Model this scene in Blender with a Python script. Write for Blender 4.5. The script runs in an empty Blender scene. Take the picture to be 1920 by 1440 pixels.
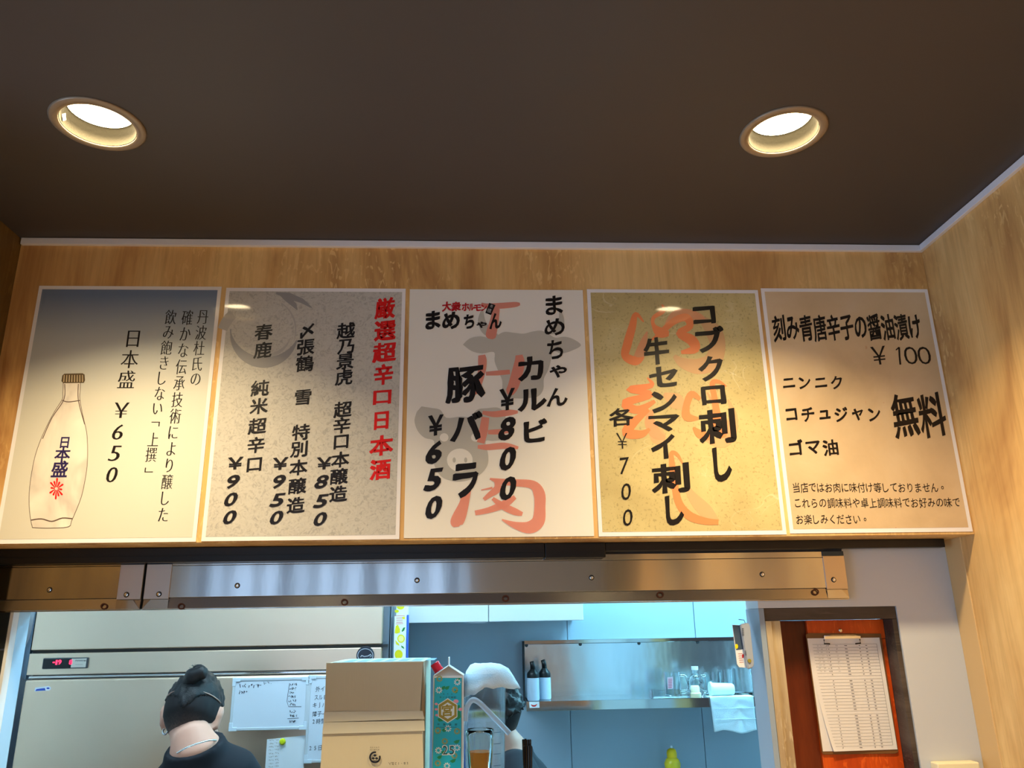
import bpy, bmesh, math, random
from mathutils import Vector, Matrix, noise
from mathutils.geometry import tessellate_polygon
PI = math.pi
SC = bpy.context.scene
COL = SC.collection
random.seed(7)

# ------------------------------------------------------------------ camera, world, exposure
CZ = 1.75                                   # eye height above the floor
FPX = 1481.94
_p, _y, _r = (math.radians(a) for a in (17.3188, 3.0803, -0.972))
FW = Vector((math.sin(_y)*math.cos(_p), math.cos(_y)*math.cos(_p), math.sin(_p)))
R0 = Vector((math.cos(_y), -math.sin(_y), 0)); U0 = R0.cross(FW)
RT = math.cos(_r)*R0 + math.sin(_r)*U0
UP = -math.sin(_r)*R0 + math.cos(_r)*U0
cam_data = bpy.data.cameras.new('camera'); cam = bpy.data.objects.new('camera', cam_data); COL.objects.link(cam)
cam_data.sensor_width = 36; cam_data.lens = FPX/1920*36; cam_data.clip_start = .02
M = Matrix((RT, UP, -FW)).transposed().to_4x4(); M.translation = Vector((0, 0, CZ)); cam.matrix_world = M
SC.camera = cam
SC.view_settings.view_transform = 'Standard'; SC.view_settings.look = 'None'
SC.view_settings.exposure = 0.0; SC.view_settings.gamma = 1; SC.view_settings.use_curve_mapping = False
W = bpy.data.worlds.new('world'); SC.world = W; W.use_nodes = True
W.node_tree.nodes['Background'].inputs[0].default_value = (.5, .62, .8, 1)
W.node_tree.nodes['Background'].inputs[1].default_value = 0.15
LAMP_E = 40.0; LAMP_W = 14.0; LAMP_C = (1.0, .785, .455)      # warm downlight diffusers
KIT_E = 68.0; KIT_C = (.30, .77, 1.0)        # cool kitchen panels
WIN_E = 2.0; FILL_E = 5.5; WIN_C = (.42, .66, 1.0)         # frosted window behind the guests; added cool side fill
DINE_E = 1.0

def ray(px, py): return FW + (px-960)/FPX*RT - (py-720)/FPX*UP
def at(px, py, Y):                           # point of the photograph's pixel on the plane y = Y
    d = ray(px, py); d = d*(Y/d.y); return Vector((d.x, Y, d.z+CZ))

# ------------------------------------------------------------------ materials
def s2l(v):
    v /= 255.0
    return v/12.92 if v <= .04045 else ((v+.055)/1.055)**2.4
def rgb(r, g, b): return (s2l(r), s2l(g), s2l(b), 1)
MATS = {}
def mat(name, col, rough=.5, metal=0, spec=.5, emit=None, es=0, alpha=1, trans=0, ior=1.45, coat=0, coat_r=.05, bump=None, aniso=0, sss=0):
    if name in MATS: return MATS[name]
    m = bpy.data.materials.new(name); m.use_nodes = True; MATS[name] = m
    nt = m.node_tree; b = nt.nodes['Principled BSDF']; I = b.inputs
    I['Base Color'].default_value = col; I['Roughness'].default_value = rough; I['Metallic'].default_value = metal
    I['Specular IOR Level'].default_value = spec; I['Alpha'].default_value = alpha
    I['Transmission Weight'].default_value = trans; I['IOR'].default_value = ior
    I['Coat Weight'].default_value = coat; I['Coat Roughness'].default_value = coat_r
    I['Anisotropic'].default_value = aniso
    if emit: I['Emission Color'].default_value = (*emit[:3], 1); I['Emission Strength'].default_value = es
    if bump:                                 # (scale vector, noise scale, strength, distance)
        t = N(nt, 'ShaderNodeTexCoord'); mp = N(nt, 'ShaderNodeMapping'); mp.inputs['Scale'].default_value = bump[0]
        nz = N(nt, 'ShaderNodeTexNoise'); nz.inputs['Scale'].default_value = bump[1]; nz.inputs['Detail'].default_value = 4
        bp = N(nt, 'ShaderNodeBump'); bp.inputs['Strength'].default_value = bump[2]; bp.inputs['Distance'].default_value = bump[3]
        L(nt, t.outputs['Object'], mp.inputs[0]); L(nt, mp.outputs[0], nz.inputs[0]); L(nt, nz.outputs[0], bp.inputs['Height'])
        L(nt, bp.outputs[0], b.inputs['Normal'])
    return m
def N(nt, t, **k):
    n = nt.nodes.new(t)
    for a, v in k.items(): setattr(n, a, v)
    return n
def L(nt, a, b): nt.links.new(a, b)
def ramp(nt, fac, stops):
    r = N(nt, 'ShaderNodeValToRGB'); e = r.color_ramp.elements
    while len(e) < len(stops): e.new(.5)
    for el, (p, c) in zip(e, stops): el.position = p; el.color = c
    L(nt, fac, r.inputs[0]); return r
def noise_tex(nt, scale3, scale, detail=6, rough=.6, dist=0, coord='Object'):
    t = N(nt, 'ShaderNodeTexCoord'); mp = N(nt, 'ShaderNodeMapping'); mp.inputs['Scale'].default_value = scale3
    nz = N(nt, 'ShaderNodeTexNoise'); nz.inputs['Scale'].default_value = scale; nz.inputs['Detail'].default_value = detail
    nz.inputs['Roughness'].default_value = rough; nz.inputs['Distortion'].default_value = dist
    L(nt, t.outputs[coord], mp.inputs[0]); L(nt, mp.outputs[0], nz.inputs[0]); return nz
def mix(nt, fac, a, b, mode='MIX'):
    m = N(nt, 'ShaderNodeMix', data_type='RGBA', blend_type=mode)
    if isinstance(fac, (int, float)): m.inputs[0].default_value = fac
    else: L(nt, fac, m.inputs[0])
    for s, v in ((6, a), (7, b)):
        if isinstance(v, tuple): m.inputs[s].default_value = v
        else: L(nt, v, m.inputs[s])
    return m.outputs[2]
def wood(name, light, mid, dark, sc=(1, 1, .12), rough=.45, scale=9):
    m = mat(name, mid, rough, spec=.35); nt = m.node_tree; b = nt.nodes['Principled BSDF']
    big = noise_tex(nt, (sc[0], sc[1], sc[2]*2.2), scale*.42, 5, .62, 1.1)
    fine = noise_tex(nt, (sc[0]*9, sc[1]*9, sc[2]*3), scale, 8, .7, .3)
    r1 = ramp(nt, big.outputs[0], [(.32, dark), (.47, mid), (.66, light)])
    r2 = ramp(nt, fine.outputs[0], [(.3, (.72, .66, .6, 1)), (.55, (1, 1, 1, 1))])
    c = mix(nt, .65, r1.outputs[0], r2.outputs[0], 'MULTIPLY')
    # short pale medullary flecks
    vor = N(nt, 'ShaderNodeTexNoise'); t = N(nt, 'ShaderNodeTexCoord'); mp = N(nt, 'ShaderNodeMapping')
    mp.inputs['Scale'].default_value = (sc[0]*6, sc[1]*6, sc[2]*16); mp.inputs['Rotation'].default_value = (0, .5, 0)
    vor.inputs['Scale'].default_value = 13; vor.inputs['Detail'].default_value = 2; vor.inputs['Distortion'].default_value = 1.2
    L(nt, t.outputs['Object'], mp.inputs[0]); L(nt, mp.outputs[0], vor.inputs[0])
    fr = ramp(nt, vor.outputs[0], [(.58, (0, 0, 0, 1)), (.64, (1, 1, 1, 1))])
    msk = noise_tex(nt, (1, 1, .4), 4, 2); mr = ramp(nt, msk.outputs[0], [(.46, (0, 0, 0, 1)), (.56, (.7, .7, .7, 1))])
    f2 = mix(nt, 1.0, fr.outputs[0], mr.outputs[0], 'MULTIPLY')
    c = mix(nt, f2, c, light)
    L(nt, c, b.inputs['Base Color'])
    bp = N(nt, 'ShaderNodeBump'); bp.inputs['Strength'].default_value = .12; bp.inputs['Distance'].default_value = .002
    L(nt, fine.outputs[0], bp.inputs['Height']); L(nt, bp.outputs[0], b.inputs['Normal'])
    return m
OAK = wood('oak_laminate', rgb(234, 196, 134), rgb(214, 168, 106), rgb(168, 118, 70))
JAMB = mat('jamb_laminate', rgb(214, 176, 122), .38, spec=.4)
PALEWOOD = wood('pale_casing_wood', rgb(214, 196, 164), rgb(196, 176, 142), rgb(176, 152, 118))
DARKFRAME = wood('dark_frame_wood', rgb(92, 80, 72), rgb(72, 62, 56), rgb(50, 43, 39), sc=(.12, 1, 1))
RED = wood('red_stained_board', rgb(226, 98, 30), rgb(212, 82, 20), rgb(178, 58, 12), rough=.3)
BROWN = wood('dark_brown_board', rgb(120, 52, 22), rgb(96, 36, 14), rgb(64, 22, 9), rough=.35)
CEIL = mat('ceiling_paint', rgb(72, 66, 65), .5, spec=.35, bump=((1, 1, 1), 260, .05, .001))
TRIM = mat('white_moulding', rgb(226, 224, 232), .35)
BLACK = mat('black_metal', rgb(20, 20, 24), .3, spec=.5)
BLACKP = mat('black_plastic', rgb(16, 16, 18), .35)
WHITEWALL = mat('white_melamine', rgb(198, 202, 210), .22, spec=.6, bump=((1, 1, 1), 3, .15, .02))
KWALL = mat('kitchen_panel', rgb(158, 176, 192), .16, spec=.6, bump=((1, 1, 1), 2.2, .12, .02))
KWHITE = mat('white_paint', rgb(226, 230, 234), .5)
WHITEP = mat('white_plastic', rgb(235, 238, 240), .3)
GREYP = mat('grey_plastic', rgb(140, 150, 160), .4)
CREAM = mat('cream_plastic', rgb(240, 228, 190), .4)
CREAMWALL = mat('cream_wall_paint', rgb(226, 218, 204), .7)
FLOORM = mat('floor_tile', rgb(150, 144, 136), .6)
TILE = mat('dark_tile', rgb(42, 46, 48), .15)
STEEL = mat('brushed_steel', (.52, .50, .48, 1), .09, 1, bump=((1, 1, .3), 9, .06, .004))
STEEL2 = mat('brushed_steel_cap', (.60, .52, .46, 1), .32, 1, bump=((1, 1, .02), 900, .12, .0006))
FRIDGE = mat('fridge_steel', (1.0, .75, .55, 1), .34, .93, bump=((.5, 1, .02), 700, .06, .0006))
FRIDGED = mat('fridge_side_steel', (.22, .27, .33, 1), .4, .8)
SHELFST = mat('shelf_steel', (.62, .68, .72, 1), .2, 1, bump=((1, 1, .4), 3.2, .25, .02))
STEEL_LOW = mat('brushed_steel_lip', (.54, .51, .48, 1), .24, 1)
CHROME = mat('chrome', (.8, .8, .8, 1), .12, 1)
DARKGAP = mat('dark_gap', rgb(40, 42, 46), .6)
RUST = mat('rust_stain', rgb(86, 46, 26), .6, .3)
SKIN = mat('skin', rgb(218, 164, 142), .5, spec=.35)
HAIR = mat('black_hair', rgb(20, 20, 24), .42, spec=.5, bump=((1, 1, 4), 160, .5, .003))
SHIRT = mat('black_shirt', rgb(22, 26, 36), .85)
TROUSER = mat('trousers', rgb(30, 30, 34), .85)
INK = mat('black_ink', rgb(22, 16, 16), .35)
REDINK = mat('red_ink', rgb(214, 24, 20), .35)
NAVYINK = mat('navy_ink', rgb(40, 32, 84), .35)
GREYINK = mat('grey_ink', rgb(150, 142, 134), .4)
BOARDINK = mat('marker_ink', rgb(30, 40, 56), .5)
CARD = mat('corrugated_card', rgb(200, 192, 168), .75, bump=((1, 1, .02), 260, .25, .0015))
CARDTOP = mat('printed_card', rgb(190, 206, 214), .7)
TAPE = mat('packing_tape', rgb(196, 192, 172), .25)
# ------------------------------------------------------------------ object helpers
def tag(o, label=None, cat=None, group=None, kind=None):
    if label: o['label'] = label
    if cat: o['category'] = cat
    if group: o['group'] = group
    if kind: o['kind'] = kind
    return o
def thing(name, loc, label, cat, group=None):
    o = bpy.data.objects.new(name, None); COL.objects.link(o); o.location = Vector(loc)
    o.empty_display_size = .05
    return tag(o, label, cat, group)
def origin(o):
    v = Vector((0, 0, 0))
    while o is not None: v += o.location; o = o.parent
    return v
def link(name, bm, m, parent=None, smooth=False, at_base=True):
    """bm is in world coordinates; the object's origin is its parent's, or its own base when top-level"""
    me = bpy.data.meshes.new(name)
    if parent is not None: off = origin(parent)
    elif at_base and bm.verts:
        xs = [v.co.x for v in bm.verts]; ys = [v.co.y for v in bm.verts]
        off = Vector(((min(xs)+max(xs))/2, (min(ys)+max(ys))/2, min(v.co.z for v in bm.verts)))
    else: off = Vector((0, 0, 0))
    bmesh.ops.translate(bm, verts=bm.verts, vec=-off)
    if smooth:
        for f in bm.faces: f.smooth = True
    bm.to_mesh(me); bm.free()
    for x in (m if isinstance(m, (list, tuple)) else [m]): me.materials.append(x)
    o = bpy.data.objects.new(name, me); COL.objects.link(o)
    if parent is not None: o.parent = parent
    else: o.location = off
    return o
def add_box(bm, x0, x1, y0, y1, z0, z1, bev=0, mi=0, seg=2):
    vs = [bm.verts.new((x, y, z)) for x in (x0, x1) for y in (y0, y1) for z in (z0, z1)]
    fs = [bm.faces.new([vs[i] for i in f]) for f in ((0, 1, 3, 2), (4, 6, 7, 5), (0, 4, 5, 1), (2, 3, 7, 6), (0, 2, 6, 4), (1, 5, 7, 3))]
    for f in fs: f.material_index = mi
    if bev:
        es = {e for f in fs for e in f.edges}
        r = bmesh.ops.bevel(bm, geom=list(es), offset=bev, segments=seg, affect='EDGES', profile=.5)
        for f in r['faces']: f.material_index = mi
    return vs
def box(name, x0, x1, y0, y1, z0, z1, m, parent=None, bev=0, **k):
    bm = bmesh.new(); add_box(bm, x0, x1, y0, y1, z0, z1, bev); return link(name, bm, m, parent, **k)
def struct(name, bm, m): return tag(link(name, bm, m, None), kind='structure')
def sbox(name, x0, x1, y0, y1, z0, z1, m, bev=0): return tag(box(name, x0, x1, y0, y1, z0, z1, m, None, bev), kind='structure')
def add_lathe(bm, prof, c, seg=32, axis='Z', cap0=True, cap1=True, mi=0):
    c = Vector(c); rings = []
    for r, h in prof:
        ring = []
        for i in range(seg):
            a = 2*PI*i/seg; p = (r*math.cos(a), r*math.sin(a), h)
            if axis == 'Y': p = (p[0], p[2], p[1])
            if axis == 'X': p = (p[2], p[0], p[1])
            ring.append(bm.verts.new(c+Vector(p)))
        rings.append(ring)
    fs = []
    for a, b in zip(rings, rings[1:]):
        for i in range(seg):
            j = (i+1) % seg; fs.append(bm.faces.new((a[i], a[j], b[j], b[i])))
    if cap0: fs.append(bm.faces.new(rings[0][::-1]))
    if cap1: fs.append(bm.faces.new(rings[-1]))
    for f in fs: f.material_index = mi
    if axis == 'Y': bmesh.ops.reverse_faces(bm, faces=fs)
def lathe(name, prof, c, m, parent=None, seg=32, axis='Z', smooth=True, cap0=True, cap1=True):
    bm = bmesh.new(); add_lathe(bm, prof, c, seg, axis, cap0, cap1)
    o = link(name, bm, m, parent, smooth)
    if smooth: sharp(o)
    return o
def sharp(o, ang=40):
    me = o.data; bm = bmesh.new(); bm.from_mesh(me)
    for e in bm.edges:
        if len(e.link_faces) == 2 and e.calc_face_angle(0) > math.radians(ang): e.smooth = False
    bm.to_mesh(me); bm.free()
def add_tube(bm, pts, rad, seg=8, cap=True):
    pts = [Vector(p) for p in pts]; n = len(pts); rings = []
    rad = rad if isinstance(rad, (list, tuple)) else [rad]*n
    ref = Vector((0, 0, 1))
    for i, p in enumerate(pts):
        d = (pts[min(i+1, n-1)]-pts[max(i-1, 0)]).normalized()
        u = d.cross(ref)
        if u.length < 1e-3: u = d.cross(Vector((1, 0, 0)))
        u.normalize(); v = u.cross(d)
        rings.append([bm.verts.new(p+rad[i]*(math.cos(2*PI*k/seg)*u+math.sin(2*PI*k/seg)*v)) for k in range(seg)])
    for a, b in zip(rings, rings[1:]):
        for k in range(seg): bm.faces.new((a[k], a[(k+1) % seg], b[(k+1) % seg], b[k]))
    if cap: bm.faces.new(rings[0][::-1]); bm.faces.new(rings[-1])
def tube(name, pts, rad, m, parent=None, seg=8):
    bm = bmesh.new(); add_tube(bm, pts, rad, seg); bmesh.ops.recalc_face_normals(bm, faces=bm.faces)
    return link(name, bm, m, parent, True)
def smooth_path(pts, n=6):                   # Catmull-Rom through tuples of any length
    out = []; P = [pts[0]]+list(pts)+[pts[-1]]
    for i in range(1, len(P)-2):
        a, b, c, d = P[i-1:i+3]
        for k in range(n):
            t = k/n
            out.append(tuple(.5*(2*b[j]+(c[j]-a[j])*t+(2*a[j]-5*b[j]+4*c[j]-d[j])*t*t+(3*b[j]-a[j]-3*c[j]+d[j])*t**3) for j in range(len(b))))
    out.append(tuple(pts[-1])); return out
RB = [0]
# flat print on a plane y = Y (facing the guests)
def ribbon(bm, pts, Y, w0=None):
    """pts: (px, py, width_px); a brush stroke laid on the plane y = Y"""
    left = []; right = []
    n = len(pts); RB[0] += 1; Y = Y-(RB[0] % 6)*1.2e-5
    for i in range(n):
        a = pts[max(i-1, 0)]; b = pts[min(i+1, n-1)]
        dx, dy = b[0]-a[0], b[1]-a[1]; l = math.hypot(dx, dy) or 1
        w = (pts[i][2] if len(pts[i]) > 2 else w0)/2
        yi = Y-i*1.5e-6
        left.append(bm.verts.new(at(pts[i][0]-dy/l*w, pts[i][1]+dx/l*w, yi)))
        right.append(bm.verts.new(at(pts[i][0]+dy/l*w, pts[i][1]-dx/l*w, yi)))
    for i in range(n-1):
        try: bm.faces.new((left[i], left[i+1], right[i+1], right[i]))
        except ValueError: pass
def blob(bm, pts, Y):
    """filled outline, pts in photograph pixels"""
    co = [at(p[0], p[1], Y) for p in pts]; vs = [bm.verts.new(c) for c in co]
    for t in tessellate_polygon([co]): 
        try: bm.faces.new([vs[i] for i in t])
        except ValueError: pass
def ell(cx, cy, rx, ry, n=28, a0=0, a1=2*PI): return [(cx+rx*math.cos(a0+(a1-a0)*i/n), cy+ry*math.sin(a0+(a1-a0)*i/n)) for i in range(n)]
def face_front(bm):
    for f in bm.faces:
        f.normal_update()
        if f.normal.y > 0: f.normal_flip()
    return bm

# ------------------------------------------------------------------ lettering
_G = {}
def glyph(ch):
    if ch in _G: return _G[ch]
    cu = bpy.data.curves.new('g', 'FONT'); cu.body = ch; cu.size = 1; cu.resolution_u = 3; cu.fill_mode = 'FRONT'
    o = bpy.data.objects.new('g', cu); COL.objects.link(o)
    dg = bpy.context.evaluated_depsgraph_get(); dg.update()
    me = bpy.data.meshes.new_from_object(o.evaluated_get(dg))
    bm = bmesh.new(); bm.from_mesh(me); bmesh.ops.remove_doubles(bm, verts=bm.verts, dist=1e-5)
    vs = [v.co.copy() for v in bm.verts]; bm.verts.index_update()
    fs = [[v.index for v in f.verts] for f in bm.faces]
    nr = [Vector((0, 0, 0)) for _ in vs]
    for e in bm.edges:
        if len(e.link_faces) == 1:
            a, b = e.verts; d = b.co-a.co; q = Vector((d.y, -d.x, 0))
            cf = e.link_faces[0].calc_center_median()
            if q.dot(cf-a.co) > 0: q = -q
            if q.length > 0:
                q.normalize(); nr[a.index] += q; nr[b.index] += q
    nr = [n.normalized() if n.length > 1e-6 else n for n in nr]
    bm.free(); COL.objects.unlink(o); bpy.data.objects.remove(o); bpy.data.curves.remove(cu); bpy.data.meshes.remove(me)
    _G[ch] = (vs, fs, nr); return _G[ch]
EM = None
STY = {  # (x weight, y weight, broad-nib gain, noise gain, shear)
    'brush': (.020, .012, .024, .018, .10), 'heavy': (.036, .024, .026, .020, .10), 'mincho': (.014, -.018, .0, .0, .0),
    'thin': (-.012, -.012, 0, 0, 0), 'sans': (.004, .004, 0, 0, 0), 'bold': (.03, .03, 0, 0, 0), 'hand': (.0, .0, .006, .012, .1), 'pale': (.05, .045, .01, .01, .06)}
def put(bm, ch, px, py, w, h, Y, style='brush', fit=False, rot=0, slant=0):
    """one character, centred on pixel (px,py); w,h = em size in pixels, or its own box when fit"""
    vs, fs, nr = glyph(ch)
    if not vs: return
    kx, ky, nib, nz, sh = STY[style]
    xs = [v.x for v in vs]; ys = [v.y for v in vs]
    cx, cy = (min(xs)+max(xs))/2, (min(ys)+max(ys))/2
    c0 = at(px, py, Y); mx = abs(at(px+1, py, Y).x-c0.x); mz = abs(at(px, py+1, Y).z-c0.z)
    em = EM
    if fit: sx = w*mx/max(1e-6, max(xs)-min(xs)); sz = h*mz/max(1e-6, max(ys)-min(ys)); fe = max(xs)-min(xs)
    else: sx = w*mx/em; sz = h*mz/em
    a, b = math.cos(rot), math.sin(rot); seed = ord(ch)*.37
    vb = []
    for v, n in zip(vs, nr):
        g = noise.noise(Vector((v.x*3/em, v.y*3/em, seed)))
        k = nib*abs(n.x*.45+n.y*.89) if nib else 0
        dx = n.x*(kx+nz*g)+n.x*k; dy = n.y*(ky+nz*g)+n.y*k
        x = (v.x-cx)+dx*em; y = (v.y-cy)+dy*em
        y += sh*x; x += slant*y
        x *= sx; y *= sz
        vb.append(bm.verts.new((c0.x+a*x-b*y, Y, c0.z+b*x+a*y)))
    for f in fs:
        try: bm.faces.new([vb[i] for i in f])
        except ValueError: pass
def em_init():
    global EM
    vs = glyph('国')[0]; EM = (max(v.x for v in vs)-min(v.x for v in vs))*1.16
em_init()
def words(name, items, m, parent, Y):
    """items: list of (text, first centre, last centre, w, h, style, fit)"""
    bm = bmesh.new()
    for it in items:
        s, a, b, w, h = it[:5]; st = it[5] if len(it) > 5 else 'brush'; fit = it[6] if len(it) > 6 else False
        rot = it[7] if len(it) > 7 else 0; sl = it[8] if len(it) > 8 else 0
        n = len(s)
        for i, ch in enumerate(s):
            if ch == ' ': continue
            t = i/(n-1) if n > 1 else 0
            put(bm, ch, a[0]+(b[0]-a[0])*t, a[1]+(b[1]-a[1])*t, w, h, Y, st, fit, rot, sl)
    face_front(bm)
    return link(name, bm, m, parent)
def scrib(bm, x0, y0, w, h, Y, k=5, lw=1.2, rnd=None):
    rnd = rnd or random
    for i in range(k):
        cx = x0+w*(i+.5)/k
        for s in range(rnd.choice((1, 2, 2))):
            p = [(cx+rnd.uniform(-.45, .45)*w/k, y0+rnd.uniform(-.5, .5)*h) for _ in range(rnd.choice((2, 3)))]
            ribbon(bm, [(q[0], q[1], lw) for q in p], Y)

# ================================================================== THE SETTING
CEIL_Z = CZ+.9095; XL, XR = -1.07, 1.134; YF = 1.75; SOF = CZ+.190; YW = 1.874; YK = 1.96
LAMPS = [(-.692, 1.294), (.602, 1.285)]
BACKLAMPS = [(-.69, .0), (.60, .0), (-.69, -1.4), (.60, -1.4), (-2.1, -.2), (-2.1, -1.6)]
RH = .066
# ceiling with round cut-outs for the recessed lamps
cu = bpy.data.curves.new('ceil', 'CURVE'); cu.dimensions = '2D'; cu.fill_mode = 'BOTH'
def spl(pts):
    s = cu.splines.new('POLY'); s.points.add(len(pts)-1); s.use_cyclic_u = True
    for p, q in zip(s.points, pts): p.co = (q[0], q[1], 0, 1)
spl([(-3.3, -3.3), (2.0, -3.3), (2.0, 3.8), (-3.3, 3.8)])
for x, y in LAMPS+BACKLAMPS: spl([(x+RH*math.cos(2*PI*i/40), y+RH*math.sin(2*PI*i/40)) for i in range(40)])
cu.extrude = .001
o_ = bpy.data.objects.new('c', cu); COL.objects.link(o_)
me = bpy.data.meshes.new_from_object(o_.evaluated_get(bpy.context.evaluated_depsgraph_get()))
COL.objects.unlink(o_); bpy.data.objects.remove(o_)
me.materials.clear(); me.materials.append(CEIL)
ceiling = bpy.data.objects.new('ceiling', me); COL.objects.link(ceiling); ceiling.location = (0, 0, CEIL_Z+.001); tag(ceiling, kind='structure')
sbox('floor', -3.3, 2.0, -3.3, 3.8, -.05, 0, FLOORM)
bm = bmesh.new(); add_box(bm, XL, XR, YF, YW-.004, SOF, CEIL_Z-.0005, .0015); struct('wall_front', bm, OAK)
sbox('wall_right', XR, XR+.09, -3.2, 1.807, 0, CEIL_Z-.0005, OAK)
sbox('trim_4', XR+.0004, XR+.09, 1.8085, YK, 0, CEIL_Z-.0005, JAMB)
bm = bmesh.new(); add_tube(bm, [(XR-.0004, 1.807, 1.0), (XR-.0004, 1.807, SOF)], .0022, 8); struct('trim_5', bm, JAMB)
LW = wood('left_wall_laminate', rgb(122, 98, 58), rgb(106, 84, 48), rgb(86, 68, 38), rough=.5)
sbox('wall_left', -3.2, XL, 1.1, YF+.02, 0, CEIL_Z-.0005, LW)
sbox('wall_far_left', -3.3, -3.2, -3.2, 1.1, 0, CEIL_Z-.0005, CREAMWALL)
# back wall of the dining room with its window
wx0, wx1, wz0, wz1 = -2.35, -.05, .7, 2.35
bm = bmesh.new()
add_box(bm, -3.2, wx0, -3.3, -3.2, 0, CEIL_Z-.0005); add_box(bm, wx1, XR+.09, -3.3, -3.2, 0, CEIL_Z-.0005)
add_box(bm, wx0, wx1, -3.3, -3.2, 0, wz0); add_box(bm, wx0, wx1, -3.3, -3.2, wz1, CEIL_Z-.0005)
struct('wall_back', bm, CREAMWALL)
WINM = mat('daylit_frosted_glass', (.8, .85, .9, 1), .4, emit=WIN_C, es=WIN_E)
win = struct('window_1', (lambda b: (add_box(b, wx0, wx1, -3.29, -3.26, wz0, wz1), b)[1])(bmesh.new()), WINM)
CURT = mat('curtain_cloth', rgb(84, 70, 60), .9)
# added glowing pane in the far left wall, unseen, for cool fill
sbox('left_fill_panel', -3.205, -3.185, -1.7, .7, .6, 2.3, mat('fill_panel_glow', (.8, .85, .9, 1), .4, emit=WIN_C, es=FILL_E))
cur = thing('curtain_strip', (wx0, -3.15, wz0), 'brown curtain strips hung before the frosted window behind the guests', 'curtain')
for i in range(10):
    x = wx0+.06+i*.23; w = .075 if i % 3 else .12
    bm = bmesh.new(); add_box(bm, x, x+w, -3.17, -3.15, wz0-.1, wz1+.02, .004); link('curtain_panel', bm, CURT, cur)
# white moulding under the ceiling
bm = bmesh.new(); add_box(bm, XL+.004, XR, YF-.010, YF, CEIL_Z-.0175, CEIL_Z-.001, .001); struct('trim_1', bm, TRIM)
bm = bmesh.new(); add_box(bm, XR-.010, XR, -3.2, YF-.0105, CEIL_Z-.0175, CEIL_Z-.001, .001); struct('trim_2', bm, TRIM)

# partition between guests and kitchen (white melamine), pass-through opening and door niche
HZ = CZ+.060                                 # underside of the header
XJL, XJR = -1.018, .664                      # sides of the pass-through
DX0, DX1, DZ = .700, .992, CZ+.034           # door niche
bm = bmesh.new()
add_box(bm, -1.75, XJR, YW, YK, HZ, CEIL_Z-.0005)
add_box(bm, XJR, XR, YW, YK, DZ+.006, CEIL_Z-.0005)
add_box(bm, DX1, XR, YW, YK, 0, DZ+.006)
add_box(bm, -1.75, XJL, YW+.01, YK-.014, 0, HZ)
add_box(bm, XJL, XJR, YW+.01, YK, 0, 1.22)
struct('wall_partition', bm, WHITEWALL)
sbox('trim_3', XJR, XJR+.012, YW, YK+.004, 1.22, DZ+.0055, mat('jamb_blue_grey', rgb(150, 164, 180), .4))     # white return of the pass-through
# kitchen shell
kb = bmesh.new(); add_box(kb, -1.80, 1.75, 3.6, 3.7, 0, CEIL_Z-.0005); struct('wall_kitchen_back', kb, KWALL)
sbox('wall_kitchen_left', -1.85, -1.75, YK, 3.7, 0, CEIL_Z-.0005, KWHITE)
sbox('wall_kitchen_right', 1.7, 1.8, YK, 3.7, 0, CEIL_Z-.0005, KWHITE)
# recessed panel joints on the back wall: separate wall panels with gaps
xs = [-.62, at(1066, 1250, 3.59).x, .98, 1.55]
for i in range(3):
    sbox('wall_panel_%d' % (i+1), xs[i]+.0015, xs[i+1]-.0015, 3.592, 3.6, .9, CEIL_Z-.06, KWALL, .001)
# left jamb of the opening, clad in dark tiles
jl = thing('tiled_jamb', (XL, YW, 1.0), 'dark glazed tiles on the jamb left of the steel fridge', 'tiles')
for i in range(9):
    for j in range(1): box('tile', XJL-.11, XJL-.004, YW+.002, YW+.010, 1.05+i*.085, 1.05+i*.085+.081, TILE, jl, .0012)
sbox('trim_6', XJL-.003, XJL+.004, YW+.002, YW+.026, 1.22, HZ-.0005, KWHITE)
sbox('trim_7', XJL+.0002, XJL+.004, YW+.0265, YK-.014, 1.22, HZ-.0005, mat('kitchen_light_tint', rgb(170, 208, 236), .35))  # kitchen side of the return, cool kitchen light put into its blue colour

# door niche: dark frame, pale casing, boards
d = bpy.data.objects.new('door_1', None); COL.objects.link(d); d.location = (DX0, YW, 0); tag(d, kind='structure')
box('frame_head', XJR+.0125, DX1-.001, YW+.004, YK, DZ-.022, DZ+.0055, DARKFRAME, d, .0008)
box('frame_stile', DX1-.0125, DX1-.001, YW+.004, YK, 0, DZ-.0225, DARKFRAME, d, .0008)
box('casing_board', XJR+.0125, XJR+.026, YW-.002, YK, 0, DZ-.0225, PALEWOOD, d, .0008)
box('casing_board', XJR+.0265, XJR+.050, YW+.006, YK, 0, DZ-.0225, PALEWOOD, d, .0008)
bm = bmesh.new(); add_box(bm, XJR+.0505, .792, YW+.055, YK-.014, 0, DZ-.0225, .001); link('brown_board', bm, BROWN, d)  # darker brown board left of the red panel
bm = bmesh.new(); add_box(bm, .7925, DX1-.013, YW+.048, YK-.014, 0, CZ-.032, .001); link('red_panel', bm, RED, d)
bm = bmesh.new(); add_box(bm, .7925, DX1-.013, YW+.046, YK-.014, CZ-.0315, DZ-.0225, .001); link('red_rail', bm, RED, d)
box('kitchen_side_board', XJR+.0505, DX1-.013, YK-.0135, YK, 0, DZ-.0225, KWHITE, d, .001)
hz = at(1462, 1290, YW+.054)
BRASS = mat('brass_hinge', rgb(190, 150, 80), .4, .6)
h = box('hinge_plate', hz.x-.009, hz.x+.009, YW+.0525, YW+.055, hz.z-.034, hz.z+.034, BRASS, d, .0015)
for k in (-.024, 0, .024): lathe('screw', [(.0028, 0), (.002, -.0012)], (hz.x, YW+.0525, hz.z+k), DARKGAP, h, 10, 'Y')
q = at(1575, 1182, YW+.046)
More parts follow.
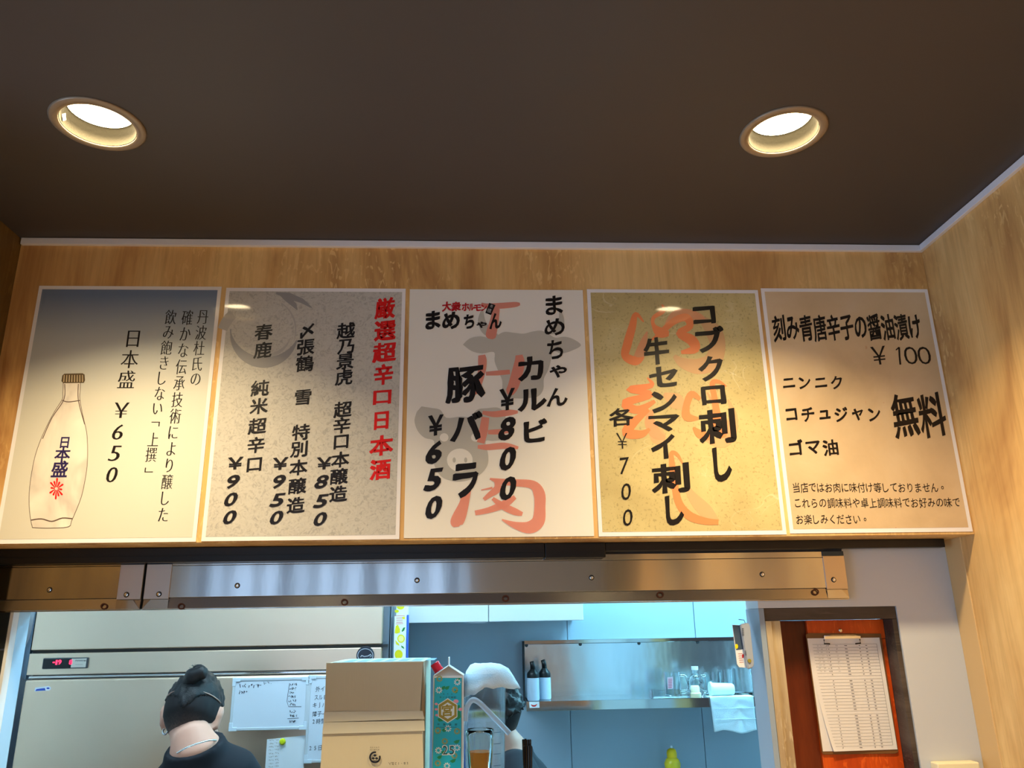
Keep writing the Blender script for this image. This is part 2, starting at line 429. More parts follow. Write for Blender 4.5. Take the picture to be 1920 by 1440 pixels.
lathe('screw', [(.0042, 0), (.004, -.003), (.0015, -.004)], (q.x, YW+.046, q.z), CHROME, d, 14, 'Y')

# ================================================================== LAMPS
RIM = mat('lamp_rim', rgb(150, 132, 112), .35, .2)
BAF = mat('lamp_reflector', rgb(36, 34, 28), .8, .0, .05, bump=((1, 1, 1), 180, .5, .002))
DIFF = mat('lamp_diffuser', (1, .95, .85, 1), .4, emit=LAMP_C, es=LAMP_E)
def downlight(x, y, lab, grp=None):
    t = thing('ceiling_downlight', (x, y, CEIL_Z), lab, 'ceiling light', grp)
    bm = bmesh.new(); add_lathe(bm, [(.0655, -.001), (.0655, -.004), (.079, -.0035), (.083, -.0005), (.0655, -.0005)], (x, y, CEIL_Z), 48, cap0=False, cap1=False)
    bmesh.ops.recalc_face_normals(bm, faces=bm.faces); link('rim', bm, RIM, t, True)
    bm = bmesh.new(); add_lathe(bm, [(.0645, -.001), (.0655, .0), (.060, .034), (.060, .045)], (x, y, CEIL_Z), 48, cap0=False, cap1=True)
    bmesh.ops.reverse_faces(bm, faces=bm.faces); link('reflector', bm, BAF, t, True)
    bm = bmesh.new(); add_lathe(bm, [(.058, .034), (.054, .0325), (.03, .0315)], (x, y, CEIL_Z), 40, cap0=False, cap1=True); link('diffuser', bm, DIFF, t, True)
    la = bpy.data.lights.new('lamp_light', 'AREA'); la.shape = 'DISK'; la.size = .09; la.energy = LAMP_W; la.color = LAMP_C; la.spread = math.radians(118)
    lo = bpy.data.objects.new('lamp_light', la); COL.objects.link(lo); lo.parent = t; lo.location = (0, 0, .030)
    return t
dl = downlight(*LAMPS[0], 'round recessed ceiling light with a white sticker, above the bottle poster')
a = LAMPS[0]
bm = bmesh.new()
for u_, v_ in ((-.0, 0),):
    an = PI*1.02; c = Vector((a[0]+.0618*math.cos(an), a[1]+.0618*math.sin(an), CEIL_Z+.013))
    tx = Vector((-math.sin(an), math.cos(an), 0)); up = Vector((.15*math.cos(an+PI), 0, 1)).normalized(); e = .0085
    bm.faces.new([bm.verts.new(c+p) for p in (tx*e, up*e, -tx*e, -up*e)])
link('sticker', bm, mat('white_sticker', rgb(250, 250, 235), .5), dl)
downlight(*LAMPS[1], 'round recessed ceiling light above the soy sauce pepper poster')
for (x, y), w in zip(BACKLAMPS, ('straight above the camera, left one', 'straight above the camera, right one', 'in the rear row on the left of the aisle', 'in the rear row along the oak wall', 'beside the tall left wall, front one', 'beside the tall left wall, rear one')):
    downlight(x, y, 'round recessed ceiling light '+w, 'ceiling lights over the guest seats')
KPAN = mat('kitchen_light_panel', (.8, .9, 1, 1), .4, emit=KIT_C, es=KIT_E)
KPAN2 = mat('neutral_light_panel', (.9, .95, 1, 1), .4, emit=(.58, .86, 1), es=KIT_E*.42)
for i, (x0, x1, y0, y1, lab) in enumerate(((-1.15, .1, 2.25, 2.45, 'long kitchen ceiling light nearer the fridge'), (.62, 1.55, 3.0, 3.25, 'kitchen ceiling light above the wall shelf'))):
    t = thing('kitchen_ceiling_light', ((x0+x1)/2, (y0+y1)/2, CEIL_Z-.05), lab, 'ceiling light')
    box('housing', x0-.02, x1+.02, y0-.02, y1+.02, CEIL_Z-.03, CEIL_Z-.0005, WHITEP, t, .004)
    box('light_panel', x0, x1, y0, y1, CEIL_Z-.05, CEIL_Z-.0305, KPAN if i else KPAN2, t, .004)

# ================================================================== STEEL HEADER AND RAIL
SY = 1.856
def steel_z(py, px=700): return at(px, py, SY).z
ZT, ZB = CZ+.166, CZ+.0585
def plate(name, x0, x1, z0, z1, m, parent, y=SY, th=.002): return box(name, x0, x1, y, y+th, z0, z1, m, parent, .0006)
def bolt(px, py, parent):
    y_ = SY-(.0024 if (px < 330 and px > 200) or px > 1550 else 0); p = at(px, py, y_)
    w = lathe('screw', [(.0062, .0), (.0058, -.0008), (.0050, -.0010)], (p.x, y_, p.z), DARKGAP, parent, 18, 'Y')
    lathe('screw_head', [(.0042, -.0011), (.0040, -.0022), (.0022, -.0026), (.0018, -.0014)], (p.x, y_, p.z), CHROME, w, 16, 'Y')
def rustring(px, py, parent):
    p = at(px, py, SY-.0026); bm = bmesh.new(); pts = ell(px, py, 5.4, 5.0, 20)
    ribbon(bm, [(x, y, 2.6) for x, y in pts+pts[:2]], SY-.0026); face_front(bm); link('rust_ring', bm, RUST, parent)
sc_x = at(269, 1100, SY).x
STEELE = STEEL
def header(x0, x1, lab, screws, rings, caps):
    t = thing('steel_header_panel', ((x0+x1)/2, SY, ZB), lab, 'steel panel')
    bx0 = x0; bx1 = x1
    # upper sheet, folded lower sheet with a fine recessed fold line between, thin return lip
    zf = ZB+.0235; zu = ZT-.014
    plate('upper_sheet', x0, x1, zf+.0006, zu-.0003, STEEL, t)
    plate('top_sheet', x0, x1, zu+.0003, ZT, STEEL, t, SY+.0006)
    ls = plate('lower_sheet', x0, x1, ZB, zf-.0002, STEEL_LOW, t, SY+.0002)
    for v in ls.data.vertices: v.co.y += (-.0020 if v.co.z < .010 else .0022)   # tipped slightly upward
    box('return_lip', x0, x1, SY+.0025, YW-.0005, ZB-.0025, ZB-.0003, STEEL, t, .0004)
    box('backing', x0+.001, x1-.001, SY+.003, YW-.0005, ZB+.0005, ZT+.01, DARKGAP, t)
    for q in screws: bolt(*q, t)
    for q in rings: rustring(*q, t)
    for (a_, b_, side, top) in caps:
        bm = bmesh.new(); add_box(bm, a_, b_, SY-.0022, SY-.0004, ZB+.021, zu+.003, .0005); cp = link('end_cap', bm, STEEL2, t)
        cut = .010; e = [(a_, ZB+.0005), (b_, ZB+.0005), (b_, ZB+.020), (a_, ZB+.020)]
        if side > 0: e = [(a_, ZB+.0005), (b_, ZB+.0005), (b_-.016, ZB+.020), (a_, ZB+.020)]
        else: e = [(a_, ZB+.0005), (b_, ZB+.0005), (b_, ZB+.020), (a_+.016, ZB+.020)]
        bm = bmesh.new(); f = bm.faces.new([bm.verts.new((x, SY-.0022, z)) for x, z in e]); r = bmesh.ops.extrude_face_region(bm, geom=[f])
        bmesh.ops.translate(bm, verts=[v for v in r['geom'] if isinstance(v, bmesh.types.BMVert)], vec=(0, .0018, 0)); bmesh.ops.recalc_face_normals(bm, faces=bm.faces)
        link('corner_patch', bm, STEEL, cp)
        box('cap_edge', a_, b_, SY-.0022, SY-.0004, zu+.0036, ZT, mat('dark_blue_steel', rgb(60, 72, 90), .35, .8), cp, .0003)
    return t
xa = at(222, 1100, SY).x; xb = at(267, 1100, SY).x; xc = at(271.5, 1100, SY).x; xd = at(319, 1100, SY).x; xe = at(1546, 1076, SY).x; xf = at(1586, 1076, SY).x
header(XL+.002, xb, 'short stainless steel header panel at the left end above the fridge', [(93, 1106), (237, 1115)], [(195, 1137)], [(xa, xb-.0005, 1, 0)])
header(xc, xf, 'long stainless steel header panel over the pass-through under the menu posters',
       [(298, 1114), (445, 1098), (782, 1088), (1109, 1083), (1429, 1077), (1563, 1087)], [(340, 1137), (646, 1129), (948, 1122), (1238, 1115), (1529, 1110)], [(xc+.0005, xd, -1, 0), (xe, xf, 1, 0)])
# black rail in two lengths under the soffit
xm = at(1022, 1035, 1.82).x; xr_ = at(1136, 1035, 1.82).x
t = thing('black_track', (xm-.5, 1.84, SOF-.03), 'long black track box under the wooden soffit, left length', 'track')
box('housing', XL+.001, xm-.0008, 1.826, 1.852, SOF-.033, SOF-.0005, BLACK, t, .0015)
box('front_slot', XL+.001, xm-.0008, 1.8245, 1.8257, SOF-.020, SOF-.017, BLACKP, t)
t = thing('black_track_cover', ((xm+xr_)/2, 1.84, SOF-.03), 'short black cover box at the end of the long track', 'track')
box('housing', xm+.0008, xr_, 1.824, 1.852, SOF-.034, SOF-.0005, BLACKP, t, .0015)
t = thing('black_rail', (xr_+.4, 1.84, SOF-.02), 'thin black rail running right from the track cover to the white wall', 'rail')
box('housing', xr_+.001, at(1771, 1020, 1.83).x, 1.828, 1.852, SOF-.020, SOF-.0005, BLACK, t, .0015)

# ================================================================== POSTERS
PY = YF-.0004
PR = [(-.5770, -.3373, .4503, .1101), (-.3309, -.0896, .4488, .1105), (-.0840, .1540, .4481, .1117), (.1598, .4007, .4495, .1111), (.4052, .6455, .4522, .1122)]
BORD = mat('poster_border', rgb(240, 236, 238), .16, coat=.5, bump=((1, 1, 1), 3.2, .35, .01))
def laminate(m, sc=3.4, k=.16):
    """gloss film over the print: coat with slow waves"""
    nt = m.node_tree; b = nt.nodes['Principled BSDF']; b.inputs['Roughness'].default_value = .42
    b.inputs['Coat Weight'].default_value = .85; b.inputs['Coat Roughness'].default_value = .05
    nz = noise_tex(nt, (1, 1, 1.7), sc, 2, .4); bp = N(nt, 'ShaderNodeBump'); bp.inputs['Strength'].default_value = k; bp.inputs['Distance'].default_value = .012
    L(nt, nz.outputs[0], bp.inputs['Height']); L(nt, bp.outputs[0], b.inputs['Coat Normal']); return m
def print_mat(name, kind):
    m = mat(name, (1, 1, 1, 1), .4); nt = m.node_tree; b = nt.nodes['Principled BSDF']
    if kind == 'gradient':
        t = N(nt, 'ShaderNodeTexCoord'); s = N(nt, 'ShaderNodeSeparateXYZ'); L(nt, t.outputs['Object'], s.inputs[0])
        mm = N(nt, 'ShaderNodeMath', operation='DIVIDE'); mm.inputs[1].default_value = .59; L(nt, s.outputs[2], mm.inputs[0])
        r = ramp(nt, mm.outputs[0], [(0, rgb(212, 208, 196)), (.55, rgb(212, 210, 200)), (.8, rgb(178, 184, 188)), (.97, rgb(112, 130, 160))]); c = r.outputs[0]
    elif kind == 'marble':
        nz = noise_tex(nt, (1, 1, 1), 85, 3, .6, 1.8); c = ramp(nt, nz.outputs[0], [(.36, rgb(172, 168, 162)), (.46, rgb(192, 188, 180)), (.6, rgb(198, 194, 186))]).outputs[0]
    elif kind == 'washi':
        nz = noise_tex(nt, (1, 1, 1), 5, 6, .6, .4); c = ramp(nt, nz.outputs[0], [(.3, rgb(184, 164, 112)), (.55, rgb(204, 186, 130)), (.75, rgb(214, 200, 150))]).outputs[0]
        sp = noise_tex(nt, (1, 1, 1), 160, 2); c = mix(nt, ramp(nt, sp.outputs[0], [(.34, (.35, .35, .35, 1)), (.42, (0, 0, 0, 1))]).outputs[0], c, rgb(120, 104, 60))
        for s_, o2 in ((9, .4), (14, 2.0)):
            w = noise_tex(nt, (1, 1, 1.4), s_, 1, .4, o2); rr = ramp(nt, w.outputs[0], [(.493, (0, 0, 0, 1)), (.5, (.4, .4, .4, 1)), (.507, (0, 0, 0, 1))])
            ms = noise_tex(nt, (1.3, 1, 1), 7, 1); mr = ramp(nt, ms.outputs[0], [(.52, (0, 0, 0, 1)), (.62, (1, 1, 1, 1))])
            c = mix(nt, mix(nt, 1.0, rr.outputs[0], mr.outputs[0], 'MULTIPLY'), c, rgb(238, 230, 196))
    elif kind == 'parchment':
        nz = noise_tex(nt, (1, 1, 1), 4, 7, .6, .3); c = ramp(nt, nz.outputs[0], [(.3, rgb(196, 168, 132)), (.5, rgb(212, 184, 146)), (.72, rgb(222, 198, 164))]).outputs[0]
        sp = noise_tex(nt, (1, 1, .6), 48, 2); c = mix(nt, ramp(nt, sp.outputs[0], [(.74, (0, 0, 0, 1)), (.78, (.6, .6, .6, 1))]).outputs[0], c, rgb(196, 130, 90))
    else: c = None
    if c is not None: L(nt, c, b.inputs['Base Color'])
    else: b.inputs['Base Color'].default_value = rgb(236, 231, 222)
    return laminate(m)
def poster(i, lab, kind, border=True):
    xl, xr, zt, zb = (v*1.75 for v in PR[i]); zt += CZ; zb += CZ
    t = thing('menu_poster', ((xl+xr)/2, PY, zb), lab, 'poster')
    bm = bmesh.new(); add_box(bm, xl, xr, PY-.0010, PY, zb, zt); link('sheet', bm, BORD if border else print_mat('print_'+kind, kind), t)
    if border:
        e = .0085; bm = bmesh.new(); add_box(bm, xl+e, xr-e, PY-.0013, PY-.0009, zb+e*1.1, zt-e*1.05); link('printed_ground', bm, print_mat('print_'+kind, kind), t)
    return t
def ink(i): return PY-.0014-.00012*i
P1 = poster(0, 'menu poster with a sake bottle drawing on a blue to beige ground, leftmost', 'gradient')
P2 = poster(1, 'menu poster on grey marbled paper with red vertical heading and a brushed ring', 'marble')
P3 = poster(2, 'white menu poster with grey cow and pig heads under pink lettering', 'white', False)
P4 = poster(3, 'menu poster on gold paper with orange brush swirls', 'washi')
P5 = poster(4, 'menu poster on tan parchment with horizontal lettering, rightmost', 'parchment')
def C(ox, oy, s):
    def f(x, y): return (ox+x/s, oy+y/s)
    return f
def flat(name, bm, m, parent): face_front(bm); return link(name, bm, m, parent)
# --- poster 1
K = C(0, 500, 2.5714)
m_ = 'mincho'
words('description_lettering', [('丹波杜氏の', K(978, 243), K(943, 543), 21, 29, m_), ('確かな伝承技術により醸した', K(903, 245), K(787, 1196), 21, 30, m_),
      ('飲み飽きしない﹁上撰﹂', K(823, 243), K(718, 980), 21, 29, m_)], INK, P1, ink(2))
words('name_lettering', [('日本盛', K(642, 348), K(610, 543), 33, 36, m_)], INK, P1, ink(2))
words('price_lettering', [('￥', K(585, 692), K(585, 692), 27, 30, m_, True), ('650', K(570, 797), K(540, 1003), 19, 30, m_, True, 0, .15)], INK, P1, ink(2))
body_l = [(305, 560), (303, 610), (300, 640), (262, 700), (225, 770), (190, 850), (165, 930), (147, 1030), (140, 1120), (145, 1200), (155, 1250)]
body_r = [(165, 1258), (245, 1260), (330, 1254), (345, 1225), (365, 1180), (392, 1110), (408, 1040), (420, 960), (422, 880), (418, 800), (400, 720), (385, 640), (386, 600), (388, 560)]
out = smooth_path([K(*p) for p in body_l+body_r], 3)
BOT = mat('drawn_bottle_fill', rgb(222, 214, 204), .35); nt = BOT.node_tree
nz = noise_tex(nt, (1.4, 1, .7), 9, 3, .5, .8); L(nt, ramp(nt, nz.outputs[0], [(.3, rgb(186, 176, 170)), (.5, rgb(222, 214, 204)), (.7, rgb(240, 234, 222))]).outputs[0], nt.nodes['Principled BSDF'].inputs['Base Color'])
laminate(BOT)
bm = bmesh.new(); blob(bm, out, ink(1)); flat('bottle_drawing', bm, BOT, P1)
bm = bmesh.new(); ribbon(bm, [(p[0], p[1], 1.0) for p in out], ink(2))
ribbon(bm, [(p[0], p[1], 1.6) for p in smooth_path([K(300, 645), K(330, 652), K(385, 645)], 4)], ink(2))
ribbon(bm, [(p[0], p[1], 2.2) for p in smooth_path([K(150, 1222), K(200, 1216), K(250, 1228), K(300, 1212), K(348, 1215)], 4)], ink(2))
ribbon(bm, [(p[0], p[1], 1.5) for p in smooth_path([K(312, 565), K(308, 640), K(250, 730), K(205, 830)], 4)], ink(2))
ribbon(bm, [(p[0], p[1], 1.5) for p in smooth_path([K(378, 565), K(378, 645), K(408, 760)], 4)], ink(2))
flat('bottle_outline', bm, mat('brown_line_ink', rgb(96, 78, 72), .4), P1)
bm = bmesh.new(); blob(bm, [K(*p) for p in ((300, 525), (310, 516), (398, 514), (408, 520), (410, 548), (404, 560), (305, 562), (296, 552))], ink(2)); flat('drawn_cap', bm, mat('brown_cap_ink', rgb(92, 76, 52), .4), P1)
bm = bmesh.new()
for k in range(8): ribbon(bm, [K(310+k*12.5, 522)+(1.6,), K(307+k*13, 556)+(2.0,)], ink(3))
flat('drawn_cap_ridges', bm, mat('pale_cap_ink', rgb(188, 170, 140), .4), P1)
words('bottle_lettering', [('日', K(312, 848), K(312, 848), 15, 20, 'bold', True), ('本', K(302, 903), K(302, 903), 28, 24, 'bold', True), ('盛', K(288, 975), K(288, 975), 29, 30, 'bold', True)], NAVYINK, P1, ink(3))
bm = bmesh.new(); fx, fy = K(272, 1070)
for k in range(12):
    a = 2*PI*k/12+.1; l = 17 if k % 2 else 13; ribbon(bm, [(fx+3*math.cos(a), fy+3*math.sin(a), 1.4), (fx+l*.75*math.cos(a), fy+l*1.1*math.sin(a), 3.6), (fx+l*.85*math.cos(a), fy+l*1.2*math.sin(a), 1)], ink(3))
flat('flower_emblem', bm, REDINK, P1)
# --- poster 2
K = C(370, 500, 2.5725)
swirl = mat('ring_ink', rgb(150, 148, 148), .4); swirl2 = mat('pale_ring_ink', rgb(176, 172, 168), .4)
laminate(swirl); laminate(swirl2)
def arc(cx, cy, r0, r1, a0, a1, w0, w1, n=40):
    o = []
    for i in range(n+1):
        t = i/n; a = math.radians(a0+(a1-a0)*t); r = r0+(r1-r0)*t; w = w0+(w1-w0)*math.sin(PI*min(1, t*1.05))
        o.append(K(cx+r*math.cos(a), cy+r*math.sin(a))+(w/2.57,))
    return o
bm = bmesh.new(); ribbon(bm, arc(318, 296, 172, 158, 20, 178, 6, 52), ink(1)); flat('brushed_ring', bm, swirl, P2)
bm = bmesh.new(); ribbon(bm, arc(318, 296, 196, 160, 178, 205, 46, 50), ink(1)); ribbon(bm, arc(318, 300, 138, 128, 20, 118, 3, 16), ink(1)); ribbon(bm, arc(318, 300, 152, 158, -55, 22, 3, 8), ink(1)); flat('ring_wash', bm, swirl2, P2)
bm = bmesh.new()
ribbon(bm, [K(380, 128)+(4,), K(440, 140)+(12,), K(505, 165)+(9,), K(552, 198)+(2,)], ink(1))
ribbon(bm, [K(395, 130)+(3,), K(430, 150)+(12,), K(468, 185)+(9,), K(482, 208)+(2,)], ink(1))
flat('ring_tail', bm, swirl, P2)
words('heading_lettering', [('厳', K(905, 200), K(905, 200), 36, 38, 'heavy'), ('選', K(905, 308), K(905, 308), 39, 38, 'heavy'), ('超', K(903, 412), K(903, 412), 42, 36, 'heavy'), ('辛', K(898, 520), K(898, 520), 36, 38, 'heavy'),
      ('口', K(892, 630), K(892, 630), 40, 30, 'heavy'), ('日', K(888, 742), K(888, 742), 36, 36, 'heavy'), ('本', K(888, 862), K(888, 862), 42, 38, 'heavy'), ('酒', K(883, 978), K(883, 978), 38, 38, 'heavy')], REDINK, P2, ink(3))
def col(name, P, Kf, st, items, m=INK):
    words(name, [(c, Kf(x, y), Kf(x, y), w, h, s, ft) for c, x, y, w, h, s, ft in items], m, P, ink(3))
B = 'brush'
for nm, chars, ys in (('first_sake_name_lettering', '越乃景虎', ((717, 308), (717, 385), (713, 457), (707, 532))), ('first_sake_type_lettering', '超辛口本醸造', ((702, 688), (697, 765), (694, 845), (690, 930), (683, 1012), (680, 1095))),
                  ('second_sake_name_lettering', '〆張鶴', ((530, 310), (523, 388), (518, 467))), ('second_sake_snow_lettering', '雪', ((510, 630),)), ('second_sake_type_lettering', '特別本醸造', ((500, 798), (490, 880), (488, 968), (482, 1058), (475, 1150))),
                  ('third_sake_name_lettering', '春鹿', ((320, 315), (316, 402))), ('third_sake_type_lettering', '純米超辛口', ((302, 585), (297, 672), (290, 768), (283, 860), (275, 955)))):
    words(nm, [(c, K(*p), K(*p), 33, 30, B) for c, p in zip(chars, ys)], INK, P2, ink(3))
def price2(nm, chars, pts, K=K, P=P2, w=20, h=24, yw=27, yh=22, st=B):
    words(nm, [(c, K(*p), K(*p), (yw if c == '￥' else w), (yh if c == '￥' else h), st, True, 0, (0 if c == '￥' else .22)) for c, p in zip(chars, pts)], INK, P, ink(6))
price2('first_price_lettering', '￥850', ((612, 948), (600, 1037), (598, 1130), (593, 1217)))
price2('second_price_lettering', '￥950', ((400, 950), (392, 1037), (388, 1125), (382, 1210)))
price2('third_price_lettering', '￥900', ((183, 948), (170, 1037), (162, 1122), (157, 1208)))
# --- poster 3 (crop 770,540 scale 3.063)
K = C(770, 540, 3.063)
COWM = laminate(mat('grey_silhouette_ink', rgb(192, 188, 178), .4)); 
def sym(pts): return pts
cow = smooth_path([K(*p) for p in ((300, 325), (340, 290), (400, 278), (470, 290), (500, 270), (540, 252), (600, 258), (650, 262), (700, 250), (750, 245), (790, 262), (830, 285), (880, 280), (930, 292), (978, 328), (930, 358), (870, 375), (815, 362), (808, 400), (790, 470), (765, 520), (762, 580), (735, 620), (680, 632), (610, 634), (555, 622), (528, 590), (525, 530), (500, 470), (482, 420), (478, 368), (410, 376), (350, 362), (300, 325))], 4)
pig = smooth_path([K(*p) for p in ((62, 680), (110, 688), (170, 700), (205, 745), (290, 738), (345, 742), (380, 700), (440, 690), (510, 690), (545, 740), (545, 820), (520, 868), (470, 878), (430, 880), (445, 960), (440, 1020), (400, 1070), (340, 1100), (270, 1112), (190, 1092), (145, 1040), (125, 960), (135, 880), (80, 860), (40, 820), (22, 760), (40, 700))], 4)
bm = bmesh.new(); blob(bm, cow[:-1], ink(1)); ribbon(bm, [(p[0], p[1], p[2]) for p in smooth_path([K(500, 270)+(3,), K(440, 250)+(16,), K(408, 190)+(14,), K(412, 120)+(3,)], 6)], ink(1)); ribbon(bm, [(p[0], p[1], p[2]) for p in smooth_path([K(790, 262)+(3,), K(850, 235)+(14,), K(866, 180)+(10,), K(855, 120)+(2,)], 6)], ink(1)); flat('cow_silhouette', bm, COWM, P3)
bm = bmesh.new(); blob(bm, pig[:-1], ink(1)); flat('pig_silhouette', bm, COWM, P3)
WHT = laminate(mat('unprinted_white', rgb(236, 231, 222), .4))
bm = bmesh.new(); blob(bm, [K(*p) for p in ell(282, 988, 74, 66)], ink(2)); blob(bm, [K(*p) for p in ell(192, 858, 25, 24)], ink(2)); blob(bm, [K(*p) for p in ell(372, 858, 25, 24)], ink(2)); flat('pig_snout', bm, WHT, P3)
bm = bmesh.new(); blob(bm, [K(*p) for p in ell(250, 988, 9, 15)], ink(3)); blob(bm, [K(*p) for p in ell(316, 988, 9, 15)], ink(3)); flat('pig_nostrils', bm, COWM, P3)
PINK = mat('pink_lettering_ink', rgb(238, 148, 128), .4, alpha=.78); laminate(PINK)
bm = bmesh.new()
def rb(*p): 
    q = smooth_path([K(x, y)+(w/3.063,) for x, y, w in p], 5); ribbon(bm, q, ink(4))
rb((405, 92, 18), (440, 104, 30), (520, 102, 34), (600, 95, 30), (628, 92, 14)); flat('letter_t', bm, PINK, P3)
bm = bmesh.new(); rb((492, 118, 40), (480, 190, 50), (465, 250, 60), (460, 280, 56), (458, 293, 24)); flat('letter_t_stem', bm, PINK, P3)
bm = bmesh.new(); rb((408, 385, 40), (412, 420, 50), (408, 480, 44), (386, 560, 38), (368, 596, 40), (360, 610, 12)); flat('letter_h', bm, PINK, P3)
bm = bmesh.new(); rb((432, 492, 22), (500, 488, 28), (570, 482, 26)); flat('letter_h_bar', bm, PINK, P3)
bm = bmesh.new(); rb((622, 385, 40), (625, 430, 60), (608, 500, 64), (590, 560, 62), (570, 598, 50), (560, 612, 16)); flat('letter_h_stem', bm, PINK, P3)
bm = bmesh.new(); rb((412, 715, 20), (480, 725, 34), (560, 716, 36), (615, 712, 16)); flat('letter_e', bm, PINK, P3)
bm = bmesh.new(); rb((430, 742, 44), (418, 820, 50), (402, 890, 44)); flat('letter_e_stem', bm, PINK, P3)
bm = bmesh.new(); rb((444, 828, 24), (500, 826, 30), (575, 820, 22)); rb((385, 912, 20), (440, 914, 34), (540, 906, 36), (618, 918, 16)); flat('letter_e_bars', bm, PINK, P3)
bm = bmesh.new(); rb((325, 1160, 44), (306, 1240, 56), (280, 1310, 76), (262, 1350, 70), (262, 1372, 30)); flat('meat_character', bm, PINK, P3)
bm = bmesh.new(); rb((455, 1095, 10), (520, 1112, 34), (600, 1118, 40), (700, 1130, 50), (738, 1180, 66), (742, 1260, 64), (732, 1340, 74), (680, 1375, 70), (600, 1362, 40), (524, 1330, 8)); flat('meat_character_frame', bm, PINK, P3)
bm = bmesh.new(); rb((488, 1100, 20), (500, 1150, 44), (450, 1190, 30), (420, 1215, 20)); rb((405, 1160, 6), (470, 1148, 14)); flat('meat_character_top', bm, PINK, P3)
bm = bmesh.new(); rb((600, 1200, 24), (540, 1240, 44), (450, 1275, 34), (370, 1292, 28)); flat('meat_character_left_stroke', bm, PINK, P3)
bm = bmesh.new(); rb((470, 1208, 20), (530, 1252, 40), (600, 1285, 40), (642, 1298, 22)); flat('meat_character_right_stroke', bm, PINK, P3)
K = C(750, 500, 2.571)
H = 'heavy'
words('heading_lettering', [('ま', K(743, 185), K(743, 185), 30, 34, B, True), ('め', K(745, 290), K(745, 290), 36, 30, B, True), ('ち', K(748, 398), K(748, 398), 28, 34, B, True), ('ゃ', K(762, 505), K(762, 505), 31, 22, B, True), ('ん', K(757, 628), K(757, 628), 37, 32, B, True)], INK, P3, ink(6))
words('rib_lettering', [('カ', K(630, 490), K(630, 490), 44, 42, H, True), ('ル', K(637, 640), K(637, 640), 50, 38, H, True), ('ビ', K(655, 790), K(655, 790), 40, 40, H, True)], INK, P3, ink(6))
words('pork_lettering', [('豚', K(315, 565), K(315, 565), 68, 64, 'heavy', True)], INK, P3, ink(6))
words('belly_lettering', [('バ', K(320, 770), K(320, 770), 56, 50, H, True), ('ラ', K(317, 1030), K(317, 1030), 44, 58, H, True)], INK, P3, ink(6))
price2('rib_price_lettering', '￥800', ((517, 640), (517, 780), (520, 925), (521, 1068)), K, P3, 24, 40, 26, 38, H)
price2('pork_price_lettering', '￥650', ((172, 765), (167, 895), (163, 1025), (163, 1160)), K, P3, 24, 39, 26, 36, H)
K = C(780, 550, 10.667)
REDINK2 = mat('dark_red_ink', rgb(186, 18, 28), .35)
words('small_logo_lettering', [(c, K(x, y), K(x, y), w, h, H, True) for c, x, y, w, h in (('大', 615, 260, 16, 17), ('衆', 800, 262, 17, 17), ('ホ', 990, 270, 13, 14), ('ル', 1110, 275, 9, 12), ('モ', 1230, 290, 13, 11), ('ン', 1360, 285, 10, 11))], REDINK2, P3, ink(6))
words('logo_lettering', [(c, K(x, y), K(x, y), w, h, H, True) for c, x, y, w, h in (('ま', 340, 530, 25, 32), ('め', 700, 540, 30, 30), ('ち', 1060, 560, 18, 25), ('ゃ', 1310, 630, 18, 11), ('ん', 1590, 550, 21, 27))], INK, P3, ink(6))
bm = bmesh.new(); blob(bm, [K(*p) for p in ((1465, 190), (1590, 235), (1500, 435), (1385, 390))], ink(6)); flat('logo_stamp', bm, INK, P3)
bm = bmesh.new(); ink_w = ink(7)
words('stamp_lettering', [('豊', K(1512, 255), K(1512, 255), 5, 5, 'thin', True, -.35), ('橋', K(1465, 345), K(1465, 345), 7.5, 8, 'thin', True, -.35)], mat('white_ink', rgb(205, 205, 205), .4), P3, ink(7)); bm.free()
# --- poster 4 (crop 1140,540 scale 3.065)
K = C(1140, 540, 3.065)
OR1 = laminate(mat('orange_brush_ink', rgb(240, 138, 84), .4)); OR2 = laminate(mat('pale_orange_brush_ink', rgb(244, 170, 124), .4, alpha=.8)); OR3 = laminate(mat('faint_orange_brush_ink', rgb(236, 186, 136), .4, alpha=.7))
def strokes(nm, m, sets, lay):
    for s in sets:
        b2 = bmesh.new(); q = smooth_path([K(x, y)+(w/3.065,) for x, y, w in s], 5); ribbon(b2, q, ink(lay)); flat(nm, b2, m, P4)
strokes('faint_brush_stroke', OR3, [[(520, 160, 20), (600, 240, 90), (630, 330, 90), (600, 420, 100), (520, 450, 90), (430, 430, 60), (380, 390, 20)], [(690, 640, 10), (720, 740, 50), (700, 850, 70), (640, 890, 60), (560, 870, 20)],
        [(240, 790, 20), (290, 850, 100), (330, 860, 40)], [(320, 610, 20), (390, 650, 90), (430, 690, 30)], [(440, 1110, 10), (480, 1190, 50), (560, 1280, 80), (630, 1345, 30)]], 1)
strokes('pale_brush_stroke', OR2, [[(335, 210, 20), (380, 160, 50), (450, 150, 60), (530, 170, 40), (560, 200, 10)], [(225, 250, 8), (205, 310, 40), (180, 390, 60), (150, 430, 30)], [(250, 700, 20), (240, 770, 60), (280, 840, 60), (330, 860, 16)], [(570, 600, 10), (640, 720, 20), (700, 820, 60), (690, 870, 30)]], 2)
